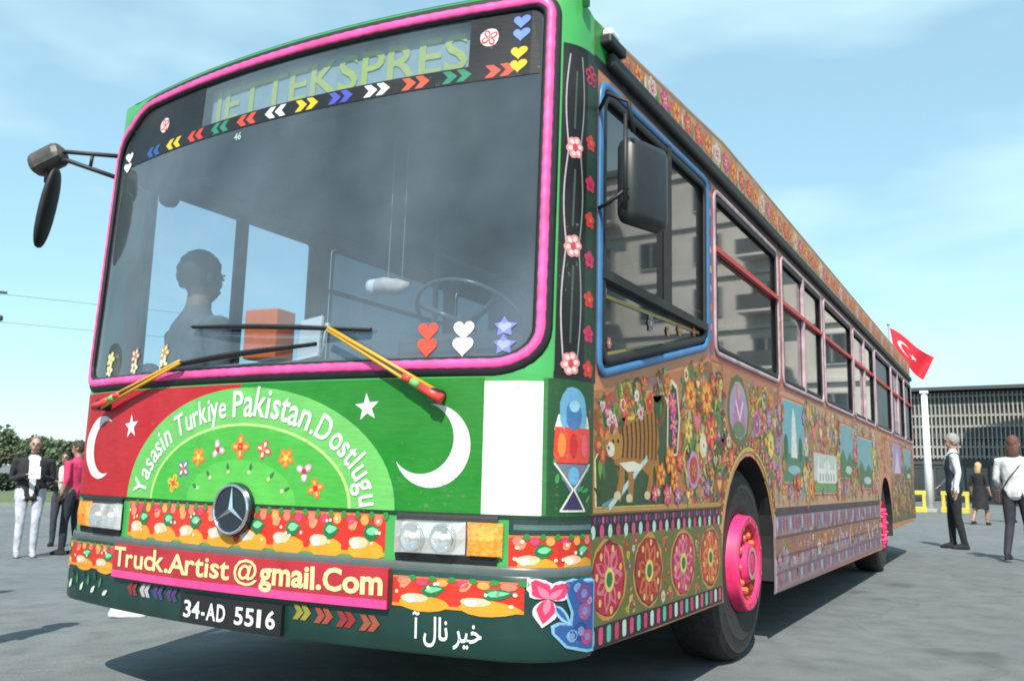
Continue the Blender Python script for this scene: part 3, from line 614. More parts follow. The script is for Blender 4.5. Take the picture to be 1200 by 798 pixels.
# number plate
us = [-0.225 + 0.5 * k / 8 for k in range(9)]; b = MB()
vs = [FS(u, z, 0.032) for z in (0.362, 0.462) for u in us] + [FS(u, z, 0.012) for z in (0.362, 0.462) for u in us]
b.add(vs, [(k, k + 1, 9 + k + 1, 9 + k) for k in range(8)] + [(18 + k, 18 + k + 1, k + 1, k) for k in range(8)] + [(9 + k, 9 + k + 1, 27 + k + 1, 27 + k) for k in range(8)] + [(0, 9, 27, 18), (8, 26, 35, 17)])
npl = b.build('number_plate', mat('plate_black', (0.012, 0.012, 0.014), 0.35), bus)
for ch, u, w_ in (('3', -0.203, 0.04), ('4', -0.158, 0.043), ('-', -0.106, 0.018), ('A', -0.08, 0.048), ('D', -0.026, 0.042), ('5', 0.062, 0.041), ('5', 0.113, 0.041), ('1', 0.168, 0.019), ('6', 0.208, 0.043)):
    cv = Canvas(); cv.text(ch, u, 0.382, 0.058, WHITE, 1, width=w_, bold=0.02); cv.build('plate_character', FS, npl, CUTS, base=0.0335)
# wipers: arms striped yellow, black and red
def wiper(piv, elb, b0, b1, label):
    w = MB(); P0 = Vector(FS(piv[0], piv[1], 0.045)); P1 = Vector(FS(elb[0], elb[1], 0.05)); w.tube([Vector(FS(piv[0], piv[1], 0.0)), Vector(FS(piv[0], piv[1], 0.055))], 0.024, 12)
    wo = w.build('wiper', m_black, bus); tag(wo, label)
    n = 9; cols = ['y', 'k', 'r', 'y', 'k', 'y', 'k', 'y', 'y']
    mats = {'y': mat('wiper_yellow', alb((225, 165, 40)), 0.4), 'k': m_black, 'r': mat('wiper_red', alb((225, 70, 60)), 0.4)}
    for off, nm in ((0.016, 'rod'), (-0.010, 'rod')):
        d = (P1 - P0).normalized(); sidev = d.cross(Vector((0, -1, 0))).normalized() * off
        r = MB(); r.tube([P0 + sidev, P1 + sidev * 0.3], 0.0065, 8); r.build(nm, mats['y'], wo, smooth=True)
    r = MB(); r.tube([P0.lerp(P1, -0.06), P0.lerp(P1, 0.12)], [0.019, 0.015], 10); r.build('arm_boot', mats['r'], wo, smooth=True)
    r = MB(); r.tube([P0.lerp(P1, 0.135), P0.lerp(P1, 0.2)], 0.0145, 10); r.build('arm_band', mat('wiper_green', alb((120, 190, 110)), 0.4), wo, smooth=True)
    r = MB(); r.tube([P0.lerp(P1, 0.21), P0.lerp(P1, 0.27)], 0.0145, 10); r.build('arm_band', mats['r'], wo, smooth=True)
    r = MB(); r.tube([P0 + Vector((0, 0.004, -0.001)), P1], 0.006, 6); r.build('spring', m_black, wo)
    bl = MB(); B = [FS(b0[0] + (b1[0] - b0[0]) * k / 10, b0[1] + (b1[1] - b0[1]) * k / 10, 0.018 + 0.022 * math.sin(math.pi * k / 10)) for k in range(11)]
    bl.tube(B, [0.004 + 0.005 * math.sin(math.pi * k / 10) for k in range(11)], 6)
    bl.tube([FS(b0[0] + (b1[0] - b0[0]) * k / 10, b0[1] + (b1[1] - b0[1]) * k / 10, 0.01) for k in range(11)], 0.008, 6); bl.build('blade', m_black, wo)
wiper((0.835, 1.175), (0.405, 1.415), (-0.33, 1.475), (0.56, 1.41), 'wiper with yellow striped arm and red boot beside the white stripe')
wiper((-0.905, 1.178), (-0.33, 1.33), (-0.50, 1.318), (0.33, 1.37), 'wiper with yellow striped arm over the red flag')

# --- mirrors
mr_ = MB(); A = Vector((-1.19, 0.105, 2.40)); B_ = Vector((-1.20, 0.10, 2.295)); H = Vector((-1.50, -0.02, 2.43))
mr_.tube([A, Vector((-1.45, 0.0, 2.43)), H], 0.011, 8); mr_.tube([B_, Vector((-1.44, 0.0, 2.385)), H + Vector((0.02, 0, -0.05))], 0.011, 8); mr_.tube([A.lerp(H, 0.42), B_.lerp(H, 0.42)], 0.008, 6)
mo = mr_.build('mirror_arm', m_black, bus, smooth=True)
q = MB(); rot = Matrix.Rotation(math.radians(-28), 3, 'Y') @ Matrix.Rotation(math.radians(20), 3, 'Z'); q.box((-1.545, -0.03, 2.395), (0.18, 0.11, 0.105), rot, bev=0.035); q.build('mirror_motor', mat('grey_brown_plastic', (0.06, 0.055, 0.05), 0.5, var=0.4, scale=20), mo, smooth=False)
q = MB(); rot = Matrix.Rotation(math.radians(13), 3, 'Y') @ Matrix.Rotation(math.radians(118), 3, 'Z'); bm = bmesh.new(); bmesh.ops.create_uvsphere(bm, u_segments=20, v_segments=12, radius=0.5)
for v in bm.verts:
    x, y, z = v.co; k = 0.6; v.co = Vector((math.copysign(abs(2 * x) ** 0.7, x) * 0.062, math.copysign(abs(2 * y) ** 0.9, y) * 0.022, math.copysign(abs(2 * z) ** 0.9, z) * 0.20))
bm.verts.ensure_lookup_table(); q.add([rot @ v.co + Vector((-1.525, -0.02, 2.15)) for v in bm.verts], [tuple(v.index for v in f.verts) for f in bm.faces]); bm.free(); q.tube([(-1.55, -0.03, 2.37), (-1.545, -0.025, 2.28)], 0.014, 8); q.build('mirror_housing', m_black, mo, smooth=True)
tag(mo, 'black mirror on twin arms beside the doors')
# driver's mirror on the painted side
mr_ = MB(); mr_.tube([(1.262, 0.29, 2.23), (1.33, 0.20, 2.235), (1.40, 0.22, 2.20), (1.405, 0.25, 2.10)], 0.008, 8); mr_.tube([(1.262, 0.29, 1.86), (1.33, 0.22, 1.85), (1.392, 0.24, 1.90)], 0.007, 8); mr_.tube([(1.385, 0.23, 2.16), (1.385, 0.23, 1.82)], 0.008, 8)
mo = mr_.build('mirror_arm', m_black, bus, smooth=True); tag(mo, "driver's mirror arm in front of the blue framed window")
q = MB(); rot = Matrix.Rotation(math.radians(-18), 3, 'Z'); q.box((1.395, 0.37, 1.945), (0.085, 0.225, 0.315), rot, bev=0.04); hs = q.build('mirror_housing', mat('mirror_grey_plastic', (0.018, 0.019, 0.02), 0.42, var=0.15, scale=30), mo); shade_auto(hs, 60)
# mirror inside the windscreen by the door
q = MB(); q.tube([(-1.10, 0.12, 2.36), (-0.95, 0.14, 2.24), (-0.97, 0.14, 2.16)], 0.012, 8); q.tube([(-1.10, 0.12, 2.28), (-0.98, 0.14, 2.17)], 0.010, 8)
mo = q.build('cabin_mirror', m_black, bus); tag(mo, 'long black mirror hanging behind the windscreen by the door')
q = MB(); q.box((-1.02, 0.13, 2.03), (0.11, 0.05, 0.36), Matrix.Rotation(0.10, 3, 'Y'), bev=0.025); q.build('mirror_housing', m_black, mo)
q = MB(); q.lathe([(0.0, -0.03), (0.045, -0.025), (0.05, 0.0), (0.045, 0.025), (0.0, 0.03)], (-0.88, 0.17, 2.17), 'y', 16); q.build('round_mirror', m_black, mo, smooth=True)

# --- cabin
b = MB(); b.box((0, 5.7, 1.075 - 0.31), (1.40, 10.9, 0.025)); [b.box((s * 0.95, y, 0.7655), (0.5, d, 0.024)) for s in (1, -1) for y, d in ((1.0, 1.4), (5.15, 4.5), (9.9, 2.5))]; [b.box((s * 0.95, y, 1.09), (0.5, 1.3, 0.024)) for s in (1, -1) for y in (2.3, 8.05)]; b.build('cabin_floor', m_floor, bus)
b = MB(); b.box((0, 5.85, 2.425), (2.40, 10.9, 0.02)); b.box((0, 0.31, 2.36), (2.1, 0.05, 0.14)); b.build('cabin_ceiling', m_inside, bus)
b = MB(); b.box((0, 11.2, 1.6), (2.3, 0.04, 1.64)); b.build('cabin_rear_wall', m_inside, bus)
# dashboard follows the bow
us = [-1.1 + 2.2 * k / 16 for k in range(17)]; b = MB(); rows = [(-0.03, 1.05), (-0.03, 1.30), (-0.06, 1.325), (-0.33, 1.36), (-0.42, 1.33), (-0.45, 0.85)]
vs = [FS(u, z, h) for h, z in rows for u in us]; b.add(vs, [(i * 17 + k, i * 17 + k + 1, (i + 1) * 17 + k + 1, (i + 1) * 17 + k) for i in range(5) for k in range(16)])
ds = b.build('dashboard', m_dash, bus); q = MB(); q.box((0.66, 0.34, 1.40), (0.5, 0.16, 0.10), bev=0.03); q.build('instrument_binnacle', m_dash, ds)
sw = MB(); cs = Vector((0.64, 0.44, 1.53)); rx = Matrix.Rotation(math.radians(-32), 3, 'X')
sw.tube([cs + rx @ Vector((0.225 * math.cos(a), 0.225 * math.sin(a) , 0)) for a in [2 * math.pi * k / 36 for k in range(36)]], 0.009, 8, True)
for k in range(3): a = math.pi / 2 + 2 * math.pi * k / 3; sw.tube([cs + rx @ Vector((0, 0, -0.03)), cs + rx @ Vector((0.22 * math.cos(a), 0.22 * math.sin(a), 0))], 0.013, 6)
sw.tube([cs, cs + rx @ Vector((0, 0.0, -0.3))], 0.03, 10); sw.build('steering_wheel', mat('steering_wheel_grey', (0.09, 0.095, 0.10), 0.25), bus, smooth=True)
def seat(x, y, w=0.44, base=0.78, name='passenger_seat'):
    s = MB(); s.box((x, y, base + 0.42), (w, 0.44, 0.10), bev=0.03); o = s.build(name, m_seat, bus)
    q = MB(); q.box((x, y + 0.24, base + 0.80), (w, 0.10, 0.72), Matrix.Rotation(-0.18, 3, 'X'), bev=0.04); q.build('backrest', m_seat, o)
    q = MB()
    for dx in (-0.15, 0.15):
        q.tube([(x + dx, y + 0.1, base), (x + dx, y + 0.1, base + 0.38)], 0.02, 6)
    q.build('seat_leg', m_steel, o)
seat(0.64, 1.0, 0.5, 0.78, 'driver_seat')
for k in range(9):
    for x in (-0.98, -0.52, 0.52, 0.98):
        y = 3.2 + 0.82 * k
        if x < 0 and (k in (3, 4)): continue
        seat(x, y)
q = MB(); q.box((0.66, 1.45, 1.35), (1.1, 0.03, 1.15)); q.build('driver_partition', m_inside, bus)
for (x, y) in ((-0.35, 1.6), (-0.3, 3.1), (0.28, 3.1), (-0.28, 5.4), (0.28, 5.4)):
    q = MB(); q.tube([(x, y, 0.78), (x, y, 2.41)], 0.017, 10); q.build('grab_pole', m_steel, bus, smooth=True)
for s in (1, -1):
    q = MB(); q.tube([(s * 0.42, 1.7, 2.22), (s * 0.42, 10.8, 2.22)], 0.016, 8); q.build('grab_bar', m_steel, bus, smooth=True)
# destination sign behind the glass
sg = MB(); vs = [FS(-0.47 + 1.33 * k / 12, z, -0.05) for z in (2.365, 2.555) for k in range(13)]; sg.add(vs, [(k, k + 1, 13 + k + 1, 13 + k) for k in range(12)])
sgo = sg.build('destination_sign', mat('sign_blind', alb((175, 195, 195)), 0.6, var=0.1), bus); tag(sgo, 'grey destination blind with pale yellow capital letters')
cv = Canvas(); cv.text('IETTEKSPRES', -0.435, 2.385, 0.145, (235, 240, 120), 1, width=1.27, bold=0.014)
cv.build('sign_letters', FS, sgo, CUTS, base=-0.0465)

# ------------------------------------------------------------------ the hand painting
R_ = random.Random(11)
# flags below the windscreen
cv = Canvas(); ZB, ZT = 0.797, 1.236
cv.rect(-UE, ZB, -0.02, ZT, RED, 0); cv.rect(-0.02, ZB, 0.99, ZT, GREEN, 0); cv.rect(0.99, ZB, 1.155, ZT - 0.012, (252, 253, 252), 0.5); cv.rect(1.155, ZB, UE, ZT, (60, 130, 70), 0)
def half_ell(rx, ry, n=40): return [(rx * math.cos(math.pi * k / n), ZB + ry * math.sin(math.pi * k / n)) for k in range(n + 1)]
cv.poly(half_ell(0.685, 0.425), (110, 196, 100), 1); cv.poly(half_ell(0.515, 0.292), (190, 225, 140), 2); cv.poly(half_ell(0.503, 0.282), (72, 182, 66), 2.5)
cv.poly(half_ell(0.28, 0.16), (92, 196, 80), 3)
adv = {}
def advance(ch):
    if ch not in adv:
        a = text_tris('x' + ch + 'x', 0.008); b = text_tris('xx', 0.008); adv[ch] = (a[2] - a[1]) - (b[2] - b[1])
    return adv[ch]
msg = 'Yasasin Turkiye Pakistan.Dostlugu'; base = [(0.55 * math.cos(math.pi - math.pi * k / 400), ZB + 0.318 * math.sin(math.pi - math.pi * k / 400)) for k in range(401)]
cum = [0]
for a, b in zip(base[:-1], base[1:]): cum.append(cum[-1] + math.hypot(b[0] - a[0], b[1] - a[1]))
tot = sum(advance(c) * (1.25 if 17 <= i < 25 else 1) for i, c in enumerate(msg)); k_ = (cum[-1] * 0.985) / tot; pos = cum[-1] * 0.008
for i, ch in enumerate(msg):
    w_ = advance(ch) * k_ * (1.25 if 16 <= i < 24 else 1); mid = pos + w_ / 2; pos += w_
    if ch == ' ': continue
    j = next(q for q in range(401) if cum[q] >= mid or q == 400); j = max(1, min(399, j)); a, b = base[j - 1], base[j + 1]; ang = math.atan2(b[1] - a[1], b[0] - a[0])
    big = 1.18 if 16 <= i < 24 else 1.0; tr = text_tris(ch, 0.014)
    cv.text(ch, base[j][0], base[j][1] + R_.uniform(-0.002, 0.002), 0.088 * big * R_.uniform(0.93, 1.07), WHITE, 5, width=(tr[2] - tr[1]) * k_ * 1.0 * (1.25 if 16 <= i < 24 else 1), bold=0.014, rot=ang + R_.uniform(-0.05, 0.05), anchor='c')
for k in range(9):
    a = math.pi * (0.1 + 0.8 * k / 8); u, v = 0.385 * math.cos(a), ZB + 0.205 * math.sin(a)
    cs_ = [((245, 110, 60), (250, 190, 70), (200, 40, 60)), ((235, 170, 190), (250, 240, 240), (200, 50, 80)), ((240, 120, 50), (245, 170, 60), (230, 220, 80)), ((225, 60, 60), (250, 240, 235), (230, 120, 60))][k % 4]
    if k == 7: cs_ = ((110, 100, 170), (250, 230, 210), (235, 120, 60))
    if k == 8: cs_ = ((240, 200, 50), (245, 140, 60), (225, 70, 60))
    cv.flower(u, v, 0.036 if k != 4 else 0.045, cs_, 4, petals=[4, 3, 5, 4][k % 4], rot=a)
for k in range(6):
    a = math.pi * (0.14 + 0.72 * k / 5); cv.leaf(0.25 * math.cos(a), ZB + 0.12 * math.sin(a), 0.03, 0.014, a, (40, 120, 60), 4); cv.disc(0.24 * math.cos(a), ZB + 0.115 * math.sin(a), 0.008, 0.008, (220, 230, 170), 5, 8)
cv.crescent(-0.945, 1.0, 0.135, 0.113, 0.048, 0.0, WHITE, 2); cv.star(-0.70, 1.085, 0.052, WHITE, 2, rot=math.pi / 2 + 0.1)
cv.crescent(0.81, 1.012, 0.138, 0.118, 0.045, math.radians(148), WHITE, 2); cv.star(0.56, 1.14, 0.05, WHITE, 2, rot=math.pi / 2 + 0.1)
cv.rect(-UE, 0.783, UE, 0.797, (20, 60, 36), 1)
fl = cv.build('painted_flag_panel', FS, bus, CUTS); tag(fl, 'red and green painted flags with white crescents, stars and arched lettering')

def scallop_strip(cv, u0, u1, z0, z1, seed, flip=1):
    r = random.Random(seed); h = z1 - z0; cv.rect(u0, z0, u1, z1, (214, 52, 36), 0.2); n = max(1, round((u1 - u0) / 0.17)); w = (u1 - u0) / n
    cv.rect(u0, z0, u1, z0 + h * 0.10, (238, 150, 50), 0.8); cv.rect(u0, z1 - h * 0.07, u1, z1, (235, 120, 50), 0.8)
    for k in range(n):
        c = u0 + (k + 0.5) * w
        cv.disc(c + 0.01, z0 + h * 0.12, w * 0.42, h * 0.26, (240, 165, 45), 1, 14); cv.disc(c - w * 0.12, z0 + h * 0.3, w * 0.24, h * 0.14, (250, 205, 165), 2, 12)
        cv.disc(c - w * 0.2, z0 + h * 0.26, w * 0.10, h * 0.12, (252, 240, 225), 3, 8)
        cv.leaf(c - w * 0.02 * flip, z0 + h * 0.52, w * 0.42, h * 0.42, 0.15 * flip, (30, 120, 70), 3); cv.leaf(c + w * 0.05, z0 + h * 0.56, w * 0.3, h * 0.2, 0.15, (130, 215, 160), 4)
        cv.leaf(c - w * 0.38, z0 + h * 0.62, w * 0.26, h * 0.25, 0.6, (250, 150, 110), 2)
        for q in range(3): cv.disc(c + (q - 1) * w * 0.33, z1 - h * 0.16, w * 0.1, h * 0.13, [(235, 130, 110), (210, 70, 110), (245, 170, 90)][(k + q) % 3], 2, 8); cv.disc(c + (q - 0.5) * w * 0.33, z1 - h * 0.04, w * 0.07, h * 0.1, (60, 140, 70), 2.5, 8)
        for q in range(4): cv.disc(c - w * 0.45 + w * r.random() * 0.9, z0 + h * (0.15 + 0.7 * r.random()), 0.006, 0.006, (252, 235, 210), 4, 6)
cv = Canvas(); scallop_strip(cv, -0.655, 0.655, 0.645, 0.783, 3)
cv.build('painted_grille_strip', FS, bus, CUTS)
st = strip('grille_moulding', 0.612, 0.626, mat('grey_green_moulding', (0.08, 0.10, 0.095), 0.35), h=0.012, nz=1, close=0.006)
# bumper: strips, lettering board, verse, bird
cv = Canvas(); scallop_strip(cv, 0.70, 1.115, 0.497, 0.592, 5); scallop_strip(cv, 1.074, 1.335, 0.628, 0.735, 8); scallop_strip(cv, -1.25, -0.70, 0.497, 0.598, 9)
cv.rect(1.074, 0.738, 1.335, 0.783, (40, 62, 62), 0.3); cv.rect(1.085, 0.752, 1.335, 0.768, (90, 120, 116), 1)
cv.text('\uFE81 \uFEDD\uFE8E\uFEE7 \uFEAE\uFEF4\uFEA7', 0.775, 0.402, 0.072, WHITE, 2, width=0.235, bold=0.014, cap=0.75)
for k in range(4):
    cs_ = [(150, 140, 52), (160, 70, 48), (150, 44, 52), (160, 80, 62)][k]
    for q in range(2): cv.chevron(0.335 + k * 0.09 + q * 0.032, 0.445 - 0.004 * k, 0.045, 0.05, 1, cs_, 2)
    cs_ = [(80, 54, 112), (66, 60, 126), (190, 180, 190), (140, 46, 48)][k]
    for q in range(2): cv.chevron(-0.285 - k * 0.085 - q * 0.03, 0.447, 0.042, 0.048, -1, cs_, 2)
for k in range(12):    # white and green sprays at the door side corner
    u = -0.78 - 0.033 * k; v = 0.40 + 0.025 * (k % 3); cv.leaf(u, v, 0.045, 0.02, 0.5 + 2.1 * ((k * 0.37) % 1), [(220, 225, 215), (60, 130, 80), (30, 70, 60)][k % 3], 2)
# pink flower and blue bird on the corner
for a in (2.2, 0.62, -1.75):
    cv.leaf(1.175, 0.545, 0.088, 0.066, a, (250, 225, 235), 2); cv.leaf(1.175, 0.545, 0.076, 0.048, a, (225, 60, 105), 3); cv.leaf(1.175, 0.545, 0.05, 0.02, a, (240, 130, 160), 4)
cv.poly([(1.225, 0.60), (1.30, 0.612), (1.335, 0.59), (1.33, 0.37), (1.30, 0.372), (1.225, 0.395), (1.185, 0.44), (1.182, 0.465), (1.205, 0.475), (1.235, 0.468), (1.24, 0.50), (1.225, 0.545)], (130, 190, 225), 2)
cv.poly([(1.222, 0.592), (1.30, 0.607), (1.328, 0.585), (1.325, 0.38), (1.30, 0.382), (1.23, 0.403), (1.193, 0.442), (1.192, 0.458), (1.207, 0.466), (1.245, 0.46), (1.25, 0.50), (1.232, 0.545)], (48, 92, 160), 3)
for u, v, r, c in ((1.285, 0.555, 0.03, PURPLE), (1.29, 0.50, 0.028, (170, 90, 150)), (1.275, 0.44, 0.03, (40, 70, 140)), (1.30, 0.42, 0.024, (205, 60, 120)), (1.245, 0.43, 0.02, LBLUE), (1.262, 0.575, 0.015, LBLUE), (1.31, 0.53, 0.012, (230, 150, 190))): cv.disc(u, v, r * 0.9, r, c, 4, 10); cv.disc(u, v, r * 0.45, r * 0.5, (130, 140, 200), 5, 8)
cv.leaf(1.19, 0.525, 0.08, 0.03, -0.9, (150, 200, 230), 3); cv.leaf(1.195, 0.52, 0.06, 0.014, -0.9, BLUE, 4)
o = cv.build('painted_bumper_motifs', lambda u, z, h: FS(u, z, h + (0.0155 if z < 0.604 else 0.002)), bus, CUTS); tag(o, 'bumper painting with fruit strips, white verse, arrows, pink flower and blue bird')
# board with the address
us = [q for q in CUTS if -0.69 < q < 0.69]; us = [-0.69] + us + [0.69]; n = len(us); b = MB()
vs = [FS(u, z, h) for z, h in ((0.484, 0.012), (0.484, 0.034), (0.612, 0.034), (0.612, 0.012)) for u in us]
b.add(vs, [(i * n + k, i * n + k + 1, (i + 1) * n + k + 1, (i + 1) * n + k) for i in range(3) for k in range(n - 1)]); b.add([vs[i * n] for i in range(4)], [(0, 1, 2, 3)]); b.add([vs[i * n + n - 1] for i in range(4)], [(0, 1, 2, 3)])
bd = b.build('lettering_board', mat('board_red_paint', alb((178, 44, 56)), 0.38, var=0.15, scale=9), bus); tag(bd, 'red board lettered with a cream e-mail address over a pink stripe')
cv = Canvas(); cv.rect(-0.69, 0.484, 0.69, 0.512, (245, 75, 150), 0.5)
cv.hand('Truck.Artist', -0.678, 0.529, 0.074, CREAM, 2, 0.70, 0.018, 3); cv.text('@', 0.045, 0.536, 0.066, CREAM, 2, width=0.115, bold=0.012); cv.hand('gmail.Com', 0.172, 0.529, 0.074, CREAM, 2, 0.505, 0.03, 5)
cv.build('board_letters', FS, bd, CUTS, base=0.0352)

# decals on the windscreen
cv = Canvas(); DK = (24, 28, 34)
cv.poly([(-1.10, 2.34), (-0.47, 2.34), (-0.47, 2.56), (-0.87, 2.56), (-0.97, 2.53), (-1.06, 2.46)], DK, 0); cv.poly([(0.86, 2.34), (1.11, 2.34), (1.11, 2.56), (0.86, 2.56)], DK, 0)
cv.rect(-0.47, 2.338, 0.86, 2.366, DK, 0); cv.rect(-0.87, 2.548, 1.10, 2.57, DK, 0.4); cv.rect(-1.10, 2.305, 1.11, 2.341, DK, 0.6)
seq = [BLUE, YEL, (225, 70, 60), TEAL, (230, 80, 60), WHITE, YEL, (80, 90, 200), WHITE, (235, 95, 70), TEAL, (235, 90, 70)]
for k, c in enumerate(seq):
    u = -0.86 + k * 0.165
    for q in (0, 1): cv.chevron(u + q * 0.055, 2.335, 0.06, 0.048, -1 if k < 6 else 1, c, 2)
for u, v, c in ((1.045, 2.395, YEL), (1.045, 2.345, YEL), (1.05, 2.515, (120, 150, 235)), (1.05, 2.465, (120, 150, 235)), (-1.055, 2.36, WHITE), (-1.06, 2.31, WHITE)): cv.heart(u, v, 0.055, c, 3)
for u, v in ((-0.76, 2.445), (0.935, 2.468)):
    cv.disc(u, v, 0.036, 0.036, (240, 225, 225), 2); cv.flower(u, v, 0.032, ((215, 60, 80), (250, 235, 235), (235, 150, 150)), 3, 4, 0.5)
for u, c in ((0.775, (235, 90, 70)), (0.905, WHITE)):
    cv.heart(u, 1.40, 0.075, c, 2); cv.heart(u, 1.345, 0.075, tuple(int(x * 0.97) for x in c), 3)
for v in (1.345, 1.405): cv.star(1.045, v, 0.036, (135, 140, 235), 2, k=0.55); cv.heart(1.045, v, 0.04, (170, 180, 245), 3)
for u, c in ((-0.955, (225, 205, 110)), (-0.74, (190, 130, 120)), (-0.52, (190, 150, 90))):
    cv.flower(u, 1.385, 0.034, (c, (245, 230, 200), c), 2, 5); cv.flower(u, 1.335, 0.028, ((235, 225, 190), c, c), 2, 5)
cv.text('46', -0.235, 2.255, 0.03, (190, 215, 215), 1, bold=0.02)
o = cv.build('windscreen_decals', FS, bus, CUTS, base=-0.004); tag(o, 'coloured arrows and hearts stuck on the windscreen')

# corner column: rocket-like fish below, dark pillar panel above
cv = Canvas(); cv.rect(1.168, 0.80, UE + 0.02, 1.236, (34, 82, 46), 2); m0 = 1.255
cv.disc(m0, 1.13, 0.052, 0.085, (110, 170, 205), 3, 18); cv.disc(m0, 1.12, 0.03, 0.05, (70, 120, 175), 4, 14); cv.disc(m0, 1.15, 0.02, 0.02, (150, 200, 225), 5, 10)
cv.poly([(1.20, 1.12), (1.31, 1.12), (1.322, 1.07), (1.188, 1.07)], (235, 240, 235), 2.6)
cv.poly([(1.19, 1.08), (1.32, 1.08), (1.322, 0.99), (1.315, 0.965), (1.195, 0.965), (1.186, 0.99)], (228, 70, 52), 4)
for q in (0, 1, 2): cv.disc(1.212 + q * 0.042, 1.022, 0.014, 0.04, [(245, 140, 60), (200, 40, 50), (235, 90, 110)][q], 5, 12)
cv.poly([(1.19, 0.962), (1.32, 0.962), (1.27, 0.875), (1.24, 0.875)], (120, 120, 150), 4); cv.disc(m0, 0.925, 0.02, 0.03, LBLUE, 5, 10)
cv.poly([(1.252, 0.885), (1.30, 0.812), (1.21, 0.812)], (62, 50, 92), 4); cv.line([(1.19, 0.962), (1.252, 0.88), (1.21, 0.812), (1.30, 0.812), (1.256, 0.88), (1.32, 0.962)], 0.006, (225, 230, 215), 6)
for k in range(10): cv.leaf(1.185 + 0.14 * R_.random(), 0.81 + 0.15 * R_.random(), 0.035, 0.014, R_.random() * 6, (70, 150, 80), 2.8)
# pillar
cv.rect(1.185, 1.25, 1.292, 2.42, (20, 18, 22), 0.6); cv.rect(1.292, 1.25, UE + 0.02, 2.42, (26, 62, 44), 0.5); cv.rect(1.183, 1.236, UE + 0.02, 1.26, (26, 30, 28), 0.6)
for k, z in enumerate((1.28, 1.40, 1.52, 1.66, 1.80, 1.93, 2.08, 2.33)):
    cv.flower(1.312, z, 0.026 if k != 7 else 0.034, ((222, 60, 52), (235, 60, 110), (240, 110, 80)) if k % 2 == 0 else ((215, 45, 100), (40, 40, 40), (200, 40, 60)), 2, 5, 0.3, sq=1.25)
for z0, z1 in ((1.30, 1.68), (1.70, 2.02), (2.05, 2.38)):
    P = [(1.212 - 0.012 * math.sin(math.pi * t), z0 + (z1 - z0) * t) for t in [k / 10 for k in range(11)]]; cv.line(P, 0.005, (190, 180, 185), 2); P = [(1.262 + 0.012 * math.sin(math.pi * t), z0 + (z1 - z0) * t) for t in [k / 10 for k in range(11)]]; cv.line(P, 0.005, (150, 160, 155), 2)
    cv.line([(1.235, z0 + 0.06), (1.24, z1 - 0.06)], 0.008, (70, 90, 80), 2)
for z in (1.29, 1.69, 2.04): cv.flower(1.238, z, 0.034, ((235, 150, 150), (250, 220, 220), (215, 70, 80)), 3, 6, 0.2, sq=1.3)
o = cv.build('painted_corner_column', FS, bus, CUTS); tag(o, 'painted corner pillar with red flowers above and a fish-shaped rocket below')

# ---------------- painted side
PAL = [((216, 50, 56), (240, 124, 90), (244, 204, 86)), ((216, 44, 114), (240, 124, 166), (246, 214, 116)), ((236, 108, 36), (246, 186, 74), (196, 44, 44)), ((150, 76, 160), (204, 150, 204), (240, 214, 116)), ((228, 190, 60), (240, 226, 140), (210, 80, 54)), ((238, 228, 214), (236, 160, 174), (210, 66, 80)), ((200, 66, 40), (226, 144, 74), (120, 156, 64))]
def arch_clear(y, z, r):
    for c in ARCH:
        if ((y - c[0]) / (c[2] + r + 0.02)) ** 2 + ((z - c[1]) / (c[3] + r + 0.02)) ** 2 < 1: return False
    return True
def fill(cv, y0, y1, z0, z1, n, rng, seed, layer=2, ok=None, greens=((60, 130, 60), (120, 165, 70), (40, 95, 60)), pal=PAL, stretch=1.0):
    r = random.Random(seed); placed = []
    for _ in range(n * 6):
        if len(placed) >= n: break
        q = rng[0] + (rng[1] - rng[0]) * r.random() ** 1.6; y, z = y0 + q * stretch + (y1 - y0 - 2 * q * stretch) * r.random(), z0 + q + (z1 - z0 - 2 * q) * r.random()
        if not arch_clear(y, z, q) or (ok and not ok(y, z, q)): continue
        if any(math.hypot((y - a) / stretch, z - b) < (q + c) * 0.92 for a, b, c in placed): continue
        placed.append((y, z, q)); k = r.random()
        if k < 0.62: cv.flower(y, z, q, r.choice(pal), layer, r.choice((5, 6, 8)), r.random() * 3)
        elif k < 0.8: cv.disc(y, z, q * 0.95, q, r.choice(pal)[1], layer, 14); cv.disc(y, z, q * 0.7, q * 0.75, r.choice(pal)[0], layer + 1, 14); cv.flower(y, z, q * 0.5, r.choice(pal), layer + 2, 5)
        else: cv.heart(y, z, q * 1.8, r.choice(pal)[0], layer); cv.heart(y, z, q * 1.1, r.choice(pal)[1], layer + 1)
        for _j in range(3): a = r.random() * 6.28; cv.leaf(y + q * 0.8 * math.cos(a), z + q * 0.8 * math.sin(a), q * 1.0, q * 0.45, a + 0.5, r.choice(greens), layer - 0.8, None)
    return placed
def scrolls(cv, y0, y1, z0, z1, n, seed, cols, ok=None, w=0.008, layer=1):
    r = random.Random(seed)
    for _ in range(n):
        y, z = y0 + (y1 - y0) * r.random(), z0 + (z1 - z0) * r.random(); R0 = 0.04 + 0.12 * r.random(); a0 = r.random() * 6.28; d = r.choice((-1, 1))
        P = [(y + R0 * (1 - t * 0.75) * math.cos(a0 + d * 5 * t), z + R0 * (1 - t * 0.75) * math.sin(a0 + d * 5 * t)) for t in [k / 16 for k in range(17)]]
        if all(y0 < p[0] < y1 and z0 < p[1] < z1 and arch_clear(p[0], p[1], 0.01) and (ok is None or ok(p[0], p[1], 0.0)) for p in P): c_ = r.choice(cols); cv.line(P, w, c_, layer); [cv.leaf(P[j][0], P[j][1], 0.035, 0.016, a0 + d * (0.31 * j + 1.2), c_, layer + 0.2) for j in (3, 7, 11) if arch_clear(P[j][0], P[j][1], 0.04) and (ok is None or ok(P[j][0], P[j][1], 0.035))]
